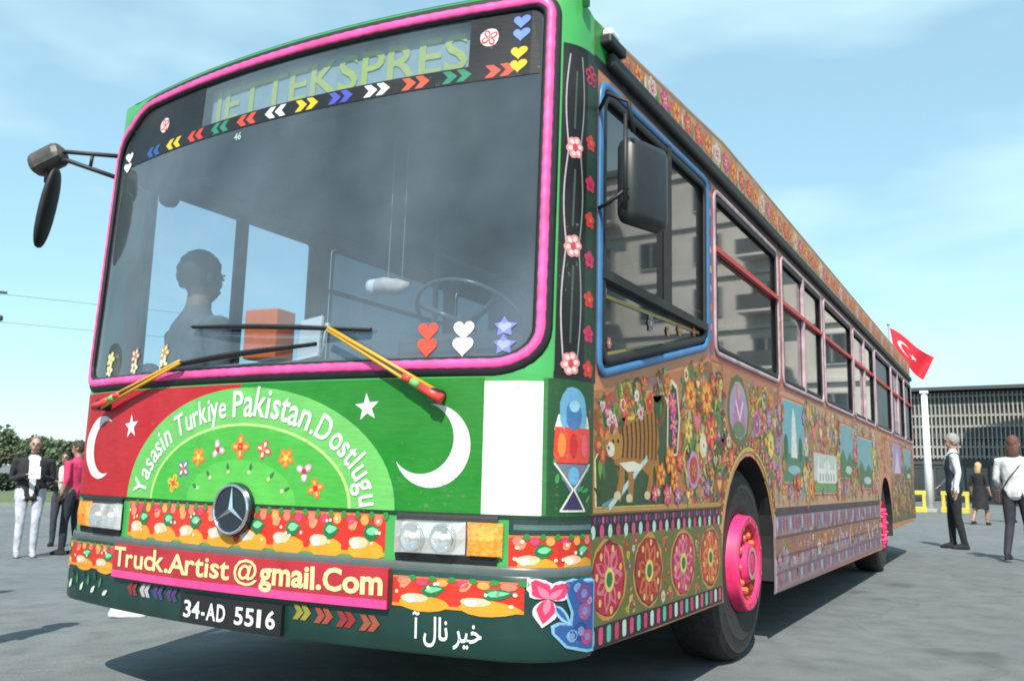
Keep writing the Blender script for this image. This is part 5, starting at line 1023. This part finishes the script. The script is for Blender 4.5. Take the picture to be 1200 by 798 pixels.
    if open_front: zi[(zi == 0) & (np.abs(cen[:, 0]) < 0.022 + 0.10 * (cen[:, 2] - 0.9)) & (cen[:, 1] < -0.03) & (cen[:, 2] > 0.9) & (cen[:, 2] < 1.5)] = 4
    if vest: zi[tors] = 4; zi[(zi == 4) & (cen[:, 1] < -0.04) & (np.abs(cen[:, 0]) < 0.4 * (cen[:, 2] - 1.22)) & (cen[:, 2] > 1.22)] = 0
    bme.polygons.foreach_set('material_index', zi.astype(np.int32)); bme.polygons.foreach_set('use_smooth', np.ones(n, bool)); bme.update()
    k = H / 1.77; root = empty('person', loc, label, 'person', group); root.scale = (k, k, k); root.rotation_euler = (0, 0, rot)
    bo = bpy.data.objects.new('body', bme); COL.objects.link(bo); bo.parent = root
    def child(name, mb, m, smooth=True):
        oo = mb.build(name, m, None, smooth=smooth); oo.parent = root
        if name in ('hair', 'eye', 'eyebrow', 'mouth'): oo.rotation_euler = (0, 0, p['head'])
        return oo
    h = MB(); N_ = 20; vs = []; rows = 9
    for i in range(rows + 1):
        for j in range(N_):
            az = 2 * math.pi * j / N_; front = max(0.0, -math.sin(az)); lim = math.radians(126 - 68 * front ** 0.8) if hairlen == 'short' else math.radians(140 - 78 * front ** 1.6)
            if hairlen == 'bald': lim = math.radians(112 - 85 * front ** 0.6)
            th = lim * i / rows; w_ = 1 + 0.04 * math.sin(7 * az + 3 * i) * (1 if i else 0)
            vs.append((0.086 * math.sin(th) * math.cos(az) * w_, 0.012 + 0.107 * math.sin(th) * math.sin(az) * w_, 1.668 + 0.114 * math.cos(th)))
    h.add(vs, [(i * N_ + j, i * N_ + (j + 1) % N_, (i + 1) * N_ + (j + 1) % N_, (i + 1) * N_ + j) for i in range(rows) for j in range(N_)])
    if hairlen == 'long': loft(h, [(0, 0.05, 1.42, 0.05, 0.03), (0, 0.06, 1.48, 0.085, 0.045), (0, 0.05, 1.60, 0.09, 0.06), (0, 0.04, 1.68, 0.08, 0.06)], 14)
    child('hair', h, mat('hair_%d_%d' % (int(hair[0] * 999), int(hair[2] * 999)), hair, 0.7, var=0.4, scale=60))
    for s in (-1, 1):
        f = MB(); ellipsoid(f, (s * 0.031, -0.086, 1.657), (0.013, 0.009, 0.007), 8, 5); child('eye', f, mat('eye_dark', (0.05, 0.035, 0.03), 0.3), True)
        f = MB(); f.tube([(s * 0.012, -0.096, 1.672), (s * 0.032, -0.095, 1.679), (s * 0.052, -0.078, 1.672)], 0.0045, 6); child('eyebrow', f, mat('brow_%d' % int(hair[0] * 999), hair, 0.8), True)
    f = MB(); f.tube([(-0.022, -0.089, 1.597), (0, -0.098, 1.599), (0.022, -0.089, 1.597)], [0.003, 0.006, 0.003], 6); child('mouth', f, mat('lip_brown', (0.22, 0.09, 0.075), 0.5), True)
    if strap:
        s_ = MB(); s_.tube([(-0.17, 0.02, 1.42), (-0.08, 0.115, 1.33), (0.06, 0.135, 1.15), (0.18, 0.05, 0.98)], 0.012, 6, flat=0.5); s_.tube([(-0.17, 0.02, 1.42), (-0.08, -0.125, 1.33), (0.06, -0.14, 1.15), (0.18, 0.0, 0.98)], 0.012, 6, flat=0.5); s_.box((0.215, 0.02, 0.90), (0.09, 0.24, 0.2), bev=0.02); child('shoulder_bag', s_, mat('bag_leather', strap, 0.6), False)
    return root
NAVY = (0.018, 0.02, 0.03); DARK = (0.012, 0.012, 0.014); WH = (0.60, 0.61, 0.63); GREYT = (0.44, 0.45, 0.50)
hold = dict(el=((-0.27, 0.02, 1.13), (0.27, 0.02, 1.13)), wr=((-0.10, -0.24, 1.20), (0.10, -0.24, 1.18)))
person((-10.46, 5.55, -0.452), math.radians(62), 'grey-haired man in open black jacket and pale trousers holding a paper', (0.016, 0.016, 0.02), GREYT, (0.26, 0.25, 0.24), (0.3, 0.3, 0.32), 1.80, None, dict(hold, head=-0.1), open_front=WH, hairlen='bald', wide=1.28, skin=(0.36, 0.21, 0.155))
pp = MB(); rz = Matrix.Rotation(math.radians(62), 3, 'Z'); pc = Vector((-10.46, 5.55, -0.452)) + rz @ Vector((0.0, -0.345, 1.26)); pp.box(pc, (0.15, 0.01, 0.20), rz @ Matrix.Rotation(-0.5, 3, 'X')); tag(pp.build('paper_sheet', mat('white_paper', (0.75, 0.76, 0.72)), None), 'white sheet of paper held by the man in the black jacket', 'paper')
person((-11.9, 7.0, -0.452), math.radians(40), 'dark-haired person in black with pale front, behind the man in the black jacket', DARK, (0.03, 0.04, 0.05), (0.02, 0.018, 0.016), DARK, 1.62, None, dict(hold), open_front=(0.5, 0.5, 0.5), vox=0.015)
person((-10.43, 6.24, -0.452), math.radians(-70), 'man in hot pink shirt and navy trousers beside the bus', (0.62, 0.035, 0.12), NAVY, (0.03, 0.02, 0.015), DARK, 1.77, None, dict(kn=((-0.11, -0.02, 0.5), (0.10, -0.05, 0.5)), an=((-0.13, 0.05, 0.09), (0.11, -0.05, 0.09)), head=0.3), sleeve='short', wide=1.2)
person((-2.80, 1.62, gz(-2.8) - 0.002), math.radians(120), 'person in dark trousers and white shoes behind the bus front, only feet in view', (0.1, 0.1, 0.12), NAVY, (0.03, 0.02, 0.015), (0.8, 0.82, 0.85), 1.72, None, vox=0.016)
person((1.67, 12.8, -0.002), math.radians(-82), 'grey-haired man in dark waistcoat, white shirt and black trousers standing', WH, DARK, (0.25, 0.24, 0.22), DARK, 1.76, None, dict(el=((-0.25, 0.06, 1.15), (0.24, 0.05, 1.15)), wr=((-0.22, -0.14, 0.98), (0.25, 0.0, 0.92)), kn=((-0.10, -0.05, 0.5), (0.10, 0.02, 0.5)), an=((-0.105, -0.04, 0.09), (0.105, 0.10, 0.09))), vest=(0.02, 0.026, 0.04), wide=1.2, skin=(0.36, 0.21, 0.155))
person((2.50, 10.80, -0.002), math.radians(165), 'person in white top and dark trousers with a shoulder bag walking away', WH, (0.022, 0.022, 0.032), (0.10, 0.045, 0.03), DARK, 1.62, None, dict(kn=((-0.10, -0.10, 0.52), (0.10, 0.03, 0.5)), an=((-0.105, -0.10, 0.09), (0.105, 0.22, 0.12)), el=((-0.25, 0.1, 1.16), (0.26, -0.02, 1.15)), wr=((-0.24, 0.08, 0.93), (0.25, -0.16, 1.0))), hairlen='long', strap=(0.05, 0.03, 0.03), wide=1.12)
person((1.70, 23.4, -0.002), math.radians(150), 'fair-haired woman in a black dress walking far behind the waistcoated man', DARK, DARK, (0.45, 0.30, 0.14), DARK, 1.60, None, dict(kn=((-0.10, -0.14, 0.52), (0.10, 0.05, 0.5)), an=((-0.105, -0.12, 0.09), (0.105, 0.24, 0.12))), dress=True, sleeve='short', hairlen='long', vox=0.02)
person((2.35, 26.5, -0.002), math.radians(20), 'distant person in dark clothes beyond the fair-haired woman', (0.03, 0.03, 0.035), (0.05, 0.05, 0.06), (0.02, 0.02, 0.02), DARK, 1.70, None, vox=0.022)
# two bystanders beside the camera whose shadows reach into view
person((-2.22, -0.30, gz(-2.22) - 0.002), math.radians(100), 'bystander in grey watching the bus, standing apart near its door side', (0.2, 0.22, 0.25), NAVY, (0.03, 0.02, 0.015), DARK, 1.72, None, vox=0.016)
person((-5.05, 0.95, gz(-5.05) - 0.002), math.radians(90), 'bystander in brown standing apart farther from the bus', (0.2, 0.13, 0.08), NAVY, (0.03, 0.02, 0.015), DARK, 1.75, None, vox=0.016)
# passenger on the jump seat by the front door
q = MB(); q.box((-0.95, 0.56, 1.14), (0.42, 0.40, 0.08), bev=0.03); jo = q.build('jump_seat', m_seat, bus); q = MB(); q.box((-0.95, 0.56, 0.94), (0.3, 0.3, 0.32)); q.build('seat_box', m_dash, jo)
person((-0.96, 0.46, 0.05), math.radians(160), 'man in grey shirt seated by the front door, back to the windscreen', (0.13, 0.135, 0.14), (0.05, 0.05, 0.06), (0.012, 0.011, 0.010), DARK, 1.93, None, dict(seat=True, kn=((-0.13, -0.20, 0.93), (0.13, -0.20, 0.93)), an=((-0.13, -0.14, 0.69), (0.13, -0.14, 0.69)), el=((-0.26, -0.02, 1.14), (0.26, -0.02, 1.14)), wr=((-0.12, -0.17, 1.08), (0.12, -0.17, 1.08)), head=0.25), wide=1.25)

# ------------------------------------------------------------------ trees and lawn on the far left
def leaf_mat(name, c):
    m = mat(name, c, 0.6, var=0.5, scale=1.3); return m
def tree(x, y, z0, Ht, W, label, col, seed, leaves=2600):
    r = random.Random(seed); t = empty('tree', (x, y, z0), label, 'tree', 'trees behind the people')
    tk = MB(); top = Vector((x + r.uniform(-.3, .3), y, z0 + Ht * 0.62)); b0 = Vector((x, y, z0 - 0.05)); tk.tube([b0, b0.lerp(top, 0.4) + Vector((0.1, 0, 0)), top], [0.17, 0.12, 0.04], 8); clumps = []
    for k in range(13):
        a = r.random() * 6.28; rr = W * (0.15 + 0.85 * r.random() ** 0.6) * 0.5; hz_ = z0 + Ht * (0.30 + 0.62 * r.random()); e = Vector((x + rr * math.cos(a), y + rr * math.sin(a), hz_)); s0 = b0.lerp(top, 0.35 + 0.6 * r.random()); tk.tube([s0, s0.lerp(e, 0.5) + Vector((0, 0, 0.15)), e], [0.05, 0.035, 0.012], 5); clumps.append((e, Ht * (0.10 + 0.10 * r.random())))
    clumps.append((top + Vector((0, 0, Ht * 0.2)), Ht * 0.16)); tk.build('trunk', mat('tree_bark', (0.10, 0.075, 0.055), 0.9, var=0.3, scale=6), t)
    cr_ = MB()
    for _ in range(leaves):
        c, s = r.choice(clumps); d = Vector((r.gauss(0, 1), r.gauss(0, 1), r.gauss(0, 0.8))).normalized() * s * r.random() ** 0.4; p = c + d; n = Vector((r.gauss(0, 1), r.gauss(0, 1), r.gauss(0.4, 1))).normalized(); u = n.orthogonal().normalized() * (0.10 + 0.09 * r.random()); v = n.cross(u) * 0.6
        cr_.add([p - u, p - v, p + u, p + v], [(0, 1, 2, 3)])
    cr_.build('crown', leaf_mat('leaf_' + label.split()[0], col), t, fixn=False)
C0 = Vector((2.476, -2.408))
def at_px(px, dist):
    d = cf + cr * ((px - 600) / 1015.14); h = Vector((d.x, d.y)).normalized(); return C0 + h * dist
TL = [(a_, b_, c_ * 0.74, d_, e_) for a_, b_, c_, d_, e_ in [(-95, 62, 4.9, 5.0, 'dark'), (-40, 66, 5.2, 5.5, 'olive'), (8, 60, 4.2, 4.6, 'dark'), (40, 72, 4.6, 5.0, 'olive'), (66, 64, 4.4, 4.2, 'mid'), (92, 70, 4.3, 4.6, 'olive'), (118, 62, 3.9, 4.4, 'mid'), (165, 72, 4.6, 5.0, 'dark'), (230, 70, 4.6, 5.2, 'mid')]]
words = {'dark': ('dark green tree ', (0.055, 0.085, 0.045)), 'olive': ('olive green tree ', (0.095, 0.11, 0.05)), 'mid': ('mid green tree ', (0.075, 0.115, 0.055))}
place = ['far beyond the lamp post, outermost of the row', 'second from the outer end of the row', 'directly behind the man in the black jacket', 'behind the dark-haired person in black', 'behind the man in pink, narrow crown', 'at the bus corner behind the man in pink', 'just hidden behind the bus door', 'behind the bus entrance', 'behind the bus, last of the row']
for i, (px, ds_, Ht, W, kd) in enumerate(TL):
    q = at_px(px, ds_); tree(q.x, q.y, -0.45, Ht, W, words[kd][0] + place[i], words[kd][1], 100 + i)
# lawn strip with a kerb, and a clipped hedge at its back
a, b_, c, d = at_px(-260, 31), at_px(210, 36), at_px(210, 52), at_px(-260, 48)
lw = MB(); lw.add([(p.x, p.y, -0.36) for p in (a, b_, c, d)] + [(p.x, p.y, -0.50) for p in (a, b_, c, d)], [(0, 1, 2, 3), (0, 1, 5, 4), (1, 2, 6, 5), (2, 3, 7, 6), (3, 0, 4, 7)]); structure(lw.build('lawn', mat('lawn_grass', (0.10, 0.13, 0.05), 0.9, var=0.5, scale=2.5, bump=0.4)))
kb = MB(); dv = Vector((b_.x - a.x, b_.y - a.y, 0)); L_ = dv.length; ang = math.atan2(dv.y, dv.x); nk = int(L_ / 1.0)
for k in range(nk):
    m_ = Vector((a.x, a.y, 0)) + dv * ((k + 0.5) / nk); kb.box((m_.x, m_.y, -0.40), (L_ / nk - 0.012, 0.15, 0.13), Matrix.Rotation(ang, 3, 'Z'))
ko = kb.build('kerb', mat('kerb_concrete', (0.33, 0.33, 0.31), 0.9)); structure(ko)
hg = MB(); r = random.Random(5); h0, h1 = at_px(-200, 50), at_px(200, 54)
for _ in range(9000):
    t = r.random(); p = Vector((h0.x + (h1.x - h0.x) * t + r.gauss(0, 0.22), h0.y + (h1.y - h0.y) * t + r.gauss(0, 0.3), -0.36 + 0.8 * r.random() ** 0.8)); n = Vector((r.gauss(0, 1), r.gauss(0, 1), r.gauss(0, 1))).normalized(); u = n.orthogonal().normalized() * 0.13; v = n.cross(u) * 0.7; hg.add([p - u, p - v, p + u, p + v], [(0, 1, 2, 3)])
tag(hg.build('hedge', leaf_mat('hedge_leaf', (0.05, 0.07, 0.04)), None, fixn=False), 'long dark hedge behind the lawn at the foot of the trees', 'hedge')

# lamp posts with two overhead cables
m_post = mat('dark_grey_metal', (0.05, 0.055, 0.06), 0.5, 0.4)
A_ = Vector((-34.3, 14.1)); B2 = Vector((-14.0, 47.6)); dr = (B2 - A_).normalized()
for k, P in enumerate((A_, B2)):
    t = empty('lamp_post', (P.x, P.y, -0.45), ['dark lamp post carrying two cables beyond the lawn', 'dark cable post far behind the bus'][k], 'lamp post', 'posts carrying the overhead cables')
    q = MB(); q.tube([(P.x, P.y, -0.5), (P.x, P.y, 8.6)], [0.11, 0.07], 10); q.build('pole', m_post, t, smooth=True)
    if k == 0:
        q = MB(); e = P + dr * 3.6; q.tube([(P.x, P.y, 7.72), (e.x, e.y, 7.78)], 0.05, 8); e2 = P + dr * 3.3; q.tube([(P.x, P.y, 6.58), (e2.x, e2.y, 6.62)], 0.035, 8); q.build('bracket', m_post, t)
        q = MB(); q.box((e2.x, e2.y, 6.72), (0.5, 0.28, 0.22), Matrix.Rotation(0.9, 3, 'Z'), bev=0.06); q.tube([(e2.x, e2.y, 6.62), (e2.x - 0.3, e2.y - 0.4, 6.98)], 0.07, 8); q.build('lamp_head', m_post, t)
for z0, z1, nm in ((7.72, 8.4, 'upper'), (6.58, 7.3, 'lower')):
    q = MB(); q.tube([(A_.x + (B2.x - A_.x) * s, A_.y + (B2.y - A_.y) * s, z0 + (z1 - z0) * s - 0.25 * 4 * s * (1 - s)) for s in [k / 24 for k in range(25)]], 0.011, 5)
    tag(q.build('overhead_cable', mat('grey_cable', (0.18, 0.2, 0.22), 0.6), None), nm + ' of the two thin cables strung between the lamp posts', 'cable')

# ------------------------------------------------------------------ right background
fp = empty('flagpole', (-1.02, 30.0, 0), 'flagpole behind the bus flying a red flag with white crescent', 'flagpole')
q = MB(); q.tube([(-1.02, 30.0, -0.02), (-1.02, 30.0, 6.5)], [0.05, 0.03], 10); ellipsoid(q, (-1.02, 30, 6.52), (0.06, 0.06, 0.06)); q.build('pole', m_steel, fp, smooth=True)
def flagfn(a, b, h=0.0):
    x = -0.98 + 1.34 * a + 0.10 * b * (1 - a) - 0.36 * b * a; z = 6.40 - 1.12 * a - 0.80 * b + 0.06 * math.sin(a * 7); y = 30.0 + 0.16 * math.sin(a * 8 + b * 1.5) * (0.3 + a); return (x, y - h, z)
q = MB(); nA, nB = 18, 8; q.add([flagfn(i / nA, j / nB) for j in range(nB + 1) for i in range(nA + 1)], [(j * (nA + 1) + i, j * (nA + 1) + i + 1, (j + 1) * (nA + 1) + i + 1, (j + 1) * (nA + 1) + i) for j in range(nB) for i in range(nA)])
fo = q.build('flag', mat('red_flag_cloth', alb((225, 35, 55)), 0.7), fp, smooth=True)
cv = Canvas(); cv.crescent(0.36, 0.5, 0.2, 0.165, 0.06, 0.0, WHITE, 1); cv.star(0.60, 0.5, 0.10, WHITE, 1, rot=math.pi)
cv.build('flag_emblem', lambda u, v, h: flagfn(u, v, h + 0.012), fo, [k / 18 for k in range(19)])
wp = empty('white_post', (-0.32, 34.5, 0), 'tall white post beside the yellow barriers', 'post')
q = MB(); q.tube([(-0.32, 34.5, -0.01), (-0.34, 34.5, 4.5)], [0.15, 0.11], 14); q.build('shaft', mat('white_post_paint', (0.75, 0.76, 0.76), 0.5), wp, smooth=True)
q = MB(); q.box((-0.34, 34.5, 4.55), (0.3, 0.3, 0.1), bev=0.02); q.build('cap', mat('white_post_paint', (0.75, 0.76, 0.76), 0.5), wp); q = MB(); q.box((-0.32, 34.5, 0.06), (0.5, 0.5, 0.14), bev=0.02); q.build('base', mat('kerb_concrete', (0.33, 0.33, 0.31)), wp)
m_yel = mat('yellow_plastic', (0.52, 0.42, 0.06), 0.5, var=0.15)
for k, (x, y, rz_, lb) in enumerate(((-0.85, 33.6, 0.15, 'yellow plastic barrier at the rear of the bus'), (0.55, 34.4, -0.1, 'yellow plastic barrier beyond the white post'))):
    t = empty('traffic_barrier', (x, y, 0), lb, 'barrier', 'yellow barriers around the white post'); Rz = Matrix.Rotation(rz_, 3, 'Z')
    def bx(c, d, nm, m): z = MB(); z.box(Vector((x, y, 0)) + Rz @ Vector(c), d, Rz, bev=0.015); z.build(nm, m, t)
    bx((0, 0, 0.10), (0.95, 0.4, 0.20), 'base', m_yel); bx((0, 0, 0.72), (0.95, 0.18, 0.16), 'top_rail', m_yel)
    for dx in (-0.4, 0, 0.4): bx((dx, 0, 0.42), (0.12, 0.18, 0.5), 'upright', m_yel)
# long low hall with louvred upper floor
hl_ = empty('long_building', (-10, 76, 0), 'long grey hall with louvred upper storey and dark ground floor', 'building'); hrot = Matrix.Rotation(math.radians(-6), 3, 'Z'); hc = Vector((-5, 72, 0))
ZS = 0.91
def hb_(c, d, nm, m, par=None, bev=0): c = (c[0], c[1], c[2] * ZS); d = (d[0], d[1], d[2] * ZS); z = MB(); z.box(hc + hrot @ Vector(c), d, hrot, bev=bev); return z.build(nm, m, par or hl_)
m_hall = mat('hall_grey_render', (0.27, 0.255, 0.24), 0.85, var=0.12, scale=1.2); m_hdark = mat('hall_dark_slab', (0.06, 0.065, 0.07), 0.7); m_fin = mat('hall_louvre', (0.32, 0.31, 0.29), 0.6, var=0.1, scale=2); m_pane = mat('dark_window_glass', (0.02, 0.025, 0.03), 0.08, spec=0.8)
hb_((0, 6, 4.5), (70, 11.6, 9.0), 'wall', m_hall); hb_((0, 5.6, 9.2), (71, 13.4, 0.28), 'roof', m_hdark)
hb_((0, 0.05, 5.35), (70.2, 0.5, 0.35), 'floor_band', m_hdark); hb_((0, 0.1, 3.1), (70.2, 0.4, 0.3), 'floor_band', m_hdark)
fn_ = MB()
for k in range(240): fn_.box(hc + hrot @ Vector((-34.8 + 0.29 * k, -0.15, 6.15 * ZS)), (0.09, 0.26, 5.5 * ZS), hrot)
for z in (3.6, 4.4, 5.2, 6.1, 7.0, 7.9, 8.6): fn_.box(hc + hrot @ Vector((0, -0.02, z * ZS)), (69.8, 0.3, 0.16), hrot)
fo_ = fn_.build('louvre_screen', m_fin, hl_); fo_['kind'] = 'stuff'
wm = MB(); wm.box((0, 0, 0), (1.5, 0.12, 1.5)); wf_ = None
for k in range(34):
    x = -33.8 + 2.05 * k
    for z, hgt in ((4.25 * ZS, 1.3), (1.5 * ZS, 2.3)):
        w = MB(); cx = hc + hrot @ Vector((x, 0.12, z)); 
        for dx, dz, sx, sz in ((-0.78, 0, 0.1, hgt + 0.1), (0.78, 0, 0.1, hgt + 0.1), (0, hgt / 2, 1.5, 0.1), (0, -hgt / 2, 1.5, 0.1), (0, 0, 0.06, hgt)): w.box(cx + hrot @ Vector((dx, -0.02, dz)), (sx, 0.22, sz), hrot)
        wo = w.build('window', m_hdark, hl_); z_ = MB(); z_.box(cx + hrot @ Vector((0, 0.02, 0)), (1.48, 0.08, hgt - 0.08), hrot); z_.build('pane', m_pane, wo)
# apartment block beyond the right edge, seen mirrored in the side windows
ap = empty('apartment_block', (22, 50, 0), 'beige six-storey apartment block facing the side of the bus', 'building'); m_beige = mat('beige_render', (0.52, 0.49, 0.44), 0.85, var=0.1, scale=0.8)
ar = Matrix.Rotation(math.radians(4), 3, 'Z'); ac = Vector((22, 47, 0))
def ab_(c, d, nm, m, par=None): z = MB(); z.box(ac + ar @ Vector(c), d, ar); return z.build(nm, m, par or ap)
ab_((0, 6, 10), (32, 12, 20), 'wall', m_beige); ab_((0, 6, 20.2), (32.8, 12.8, 0.4), 'roof', m_hdark)
for fl_ in range(6):
    ab_((0, -0.1, 3.2 * fl_ + 3.25), (32.1, 0.3, 0.22), 'floor_band', mat('pale_band', (0.5, 0.48, 0.45), 0.8))
    for k in range(9):
        x = -14 + 3.5 * k; z = 3.2 * fl_ + 1.75; w = ab_((x, -0.06, z), (1.7, 0.2, 1.75), 'window', mat('white_frame', (0.35, 0.35, 0.34), 0.6))
        ab_((x, -0.12, z), (1.5, 0.16, 1.55), 'pane', m_pane, w); ab_((x, -0.16, z), (0.07, 0.16, 1.5), 'mullion', MATS['white_frame'], w)
        if k % 3 == 1 and fl_ > 0: bo = ab_((x, -0.75, z - 1.0), (2.6, 1.3, 0.14), 'balcony', MATS['pale_band']); ab_((x, -1.36, z - 0.5), (2.6, 0.06, 0.9), 'railing', m_hdark, bo)
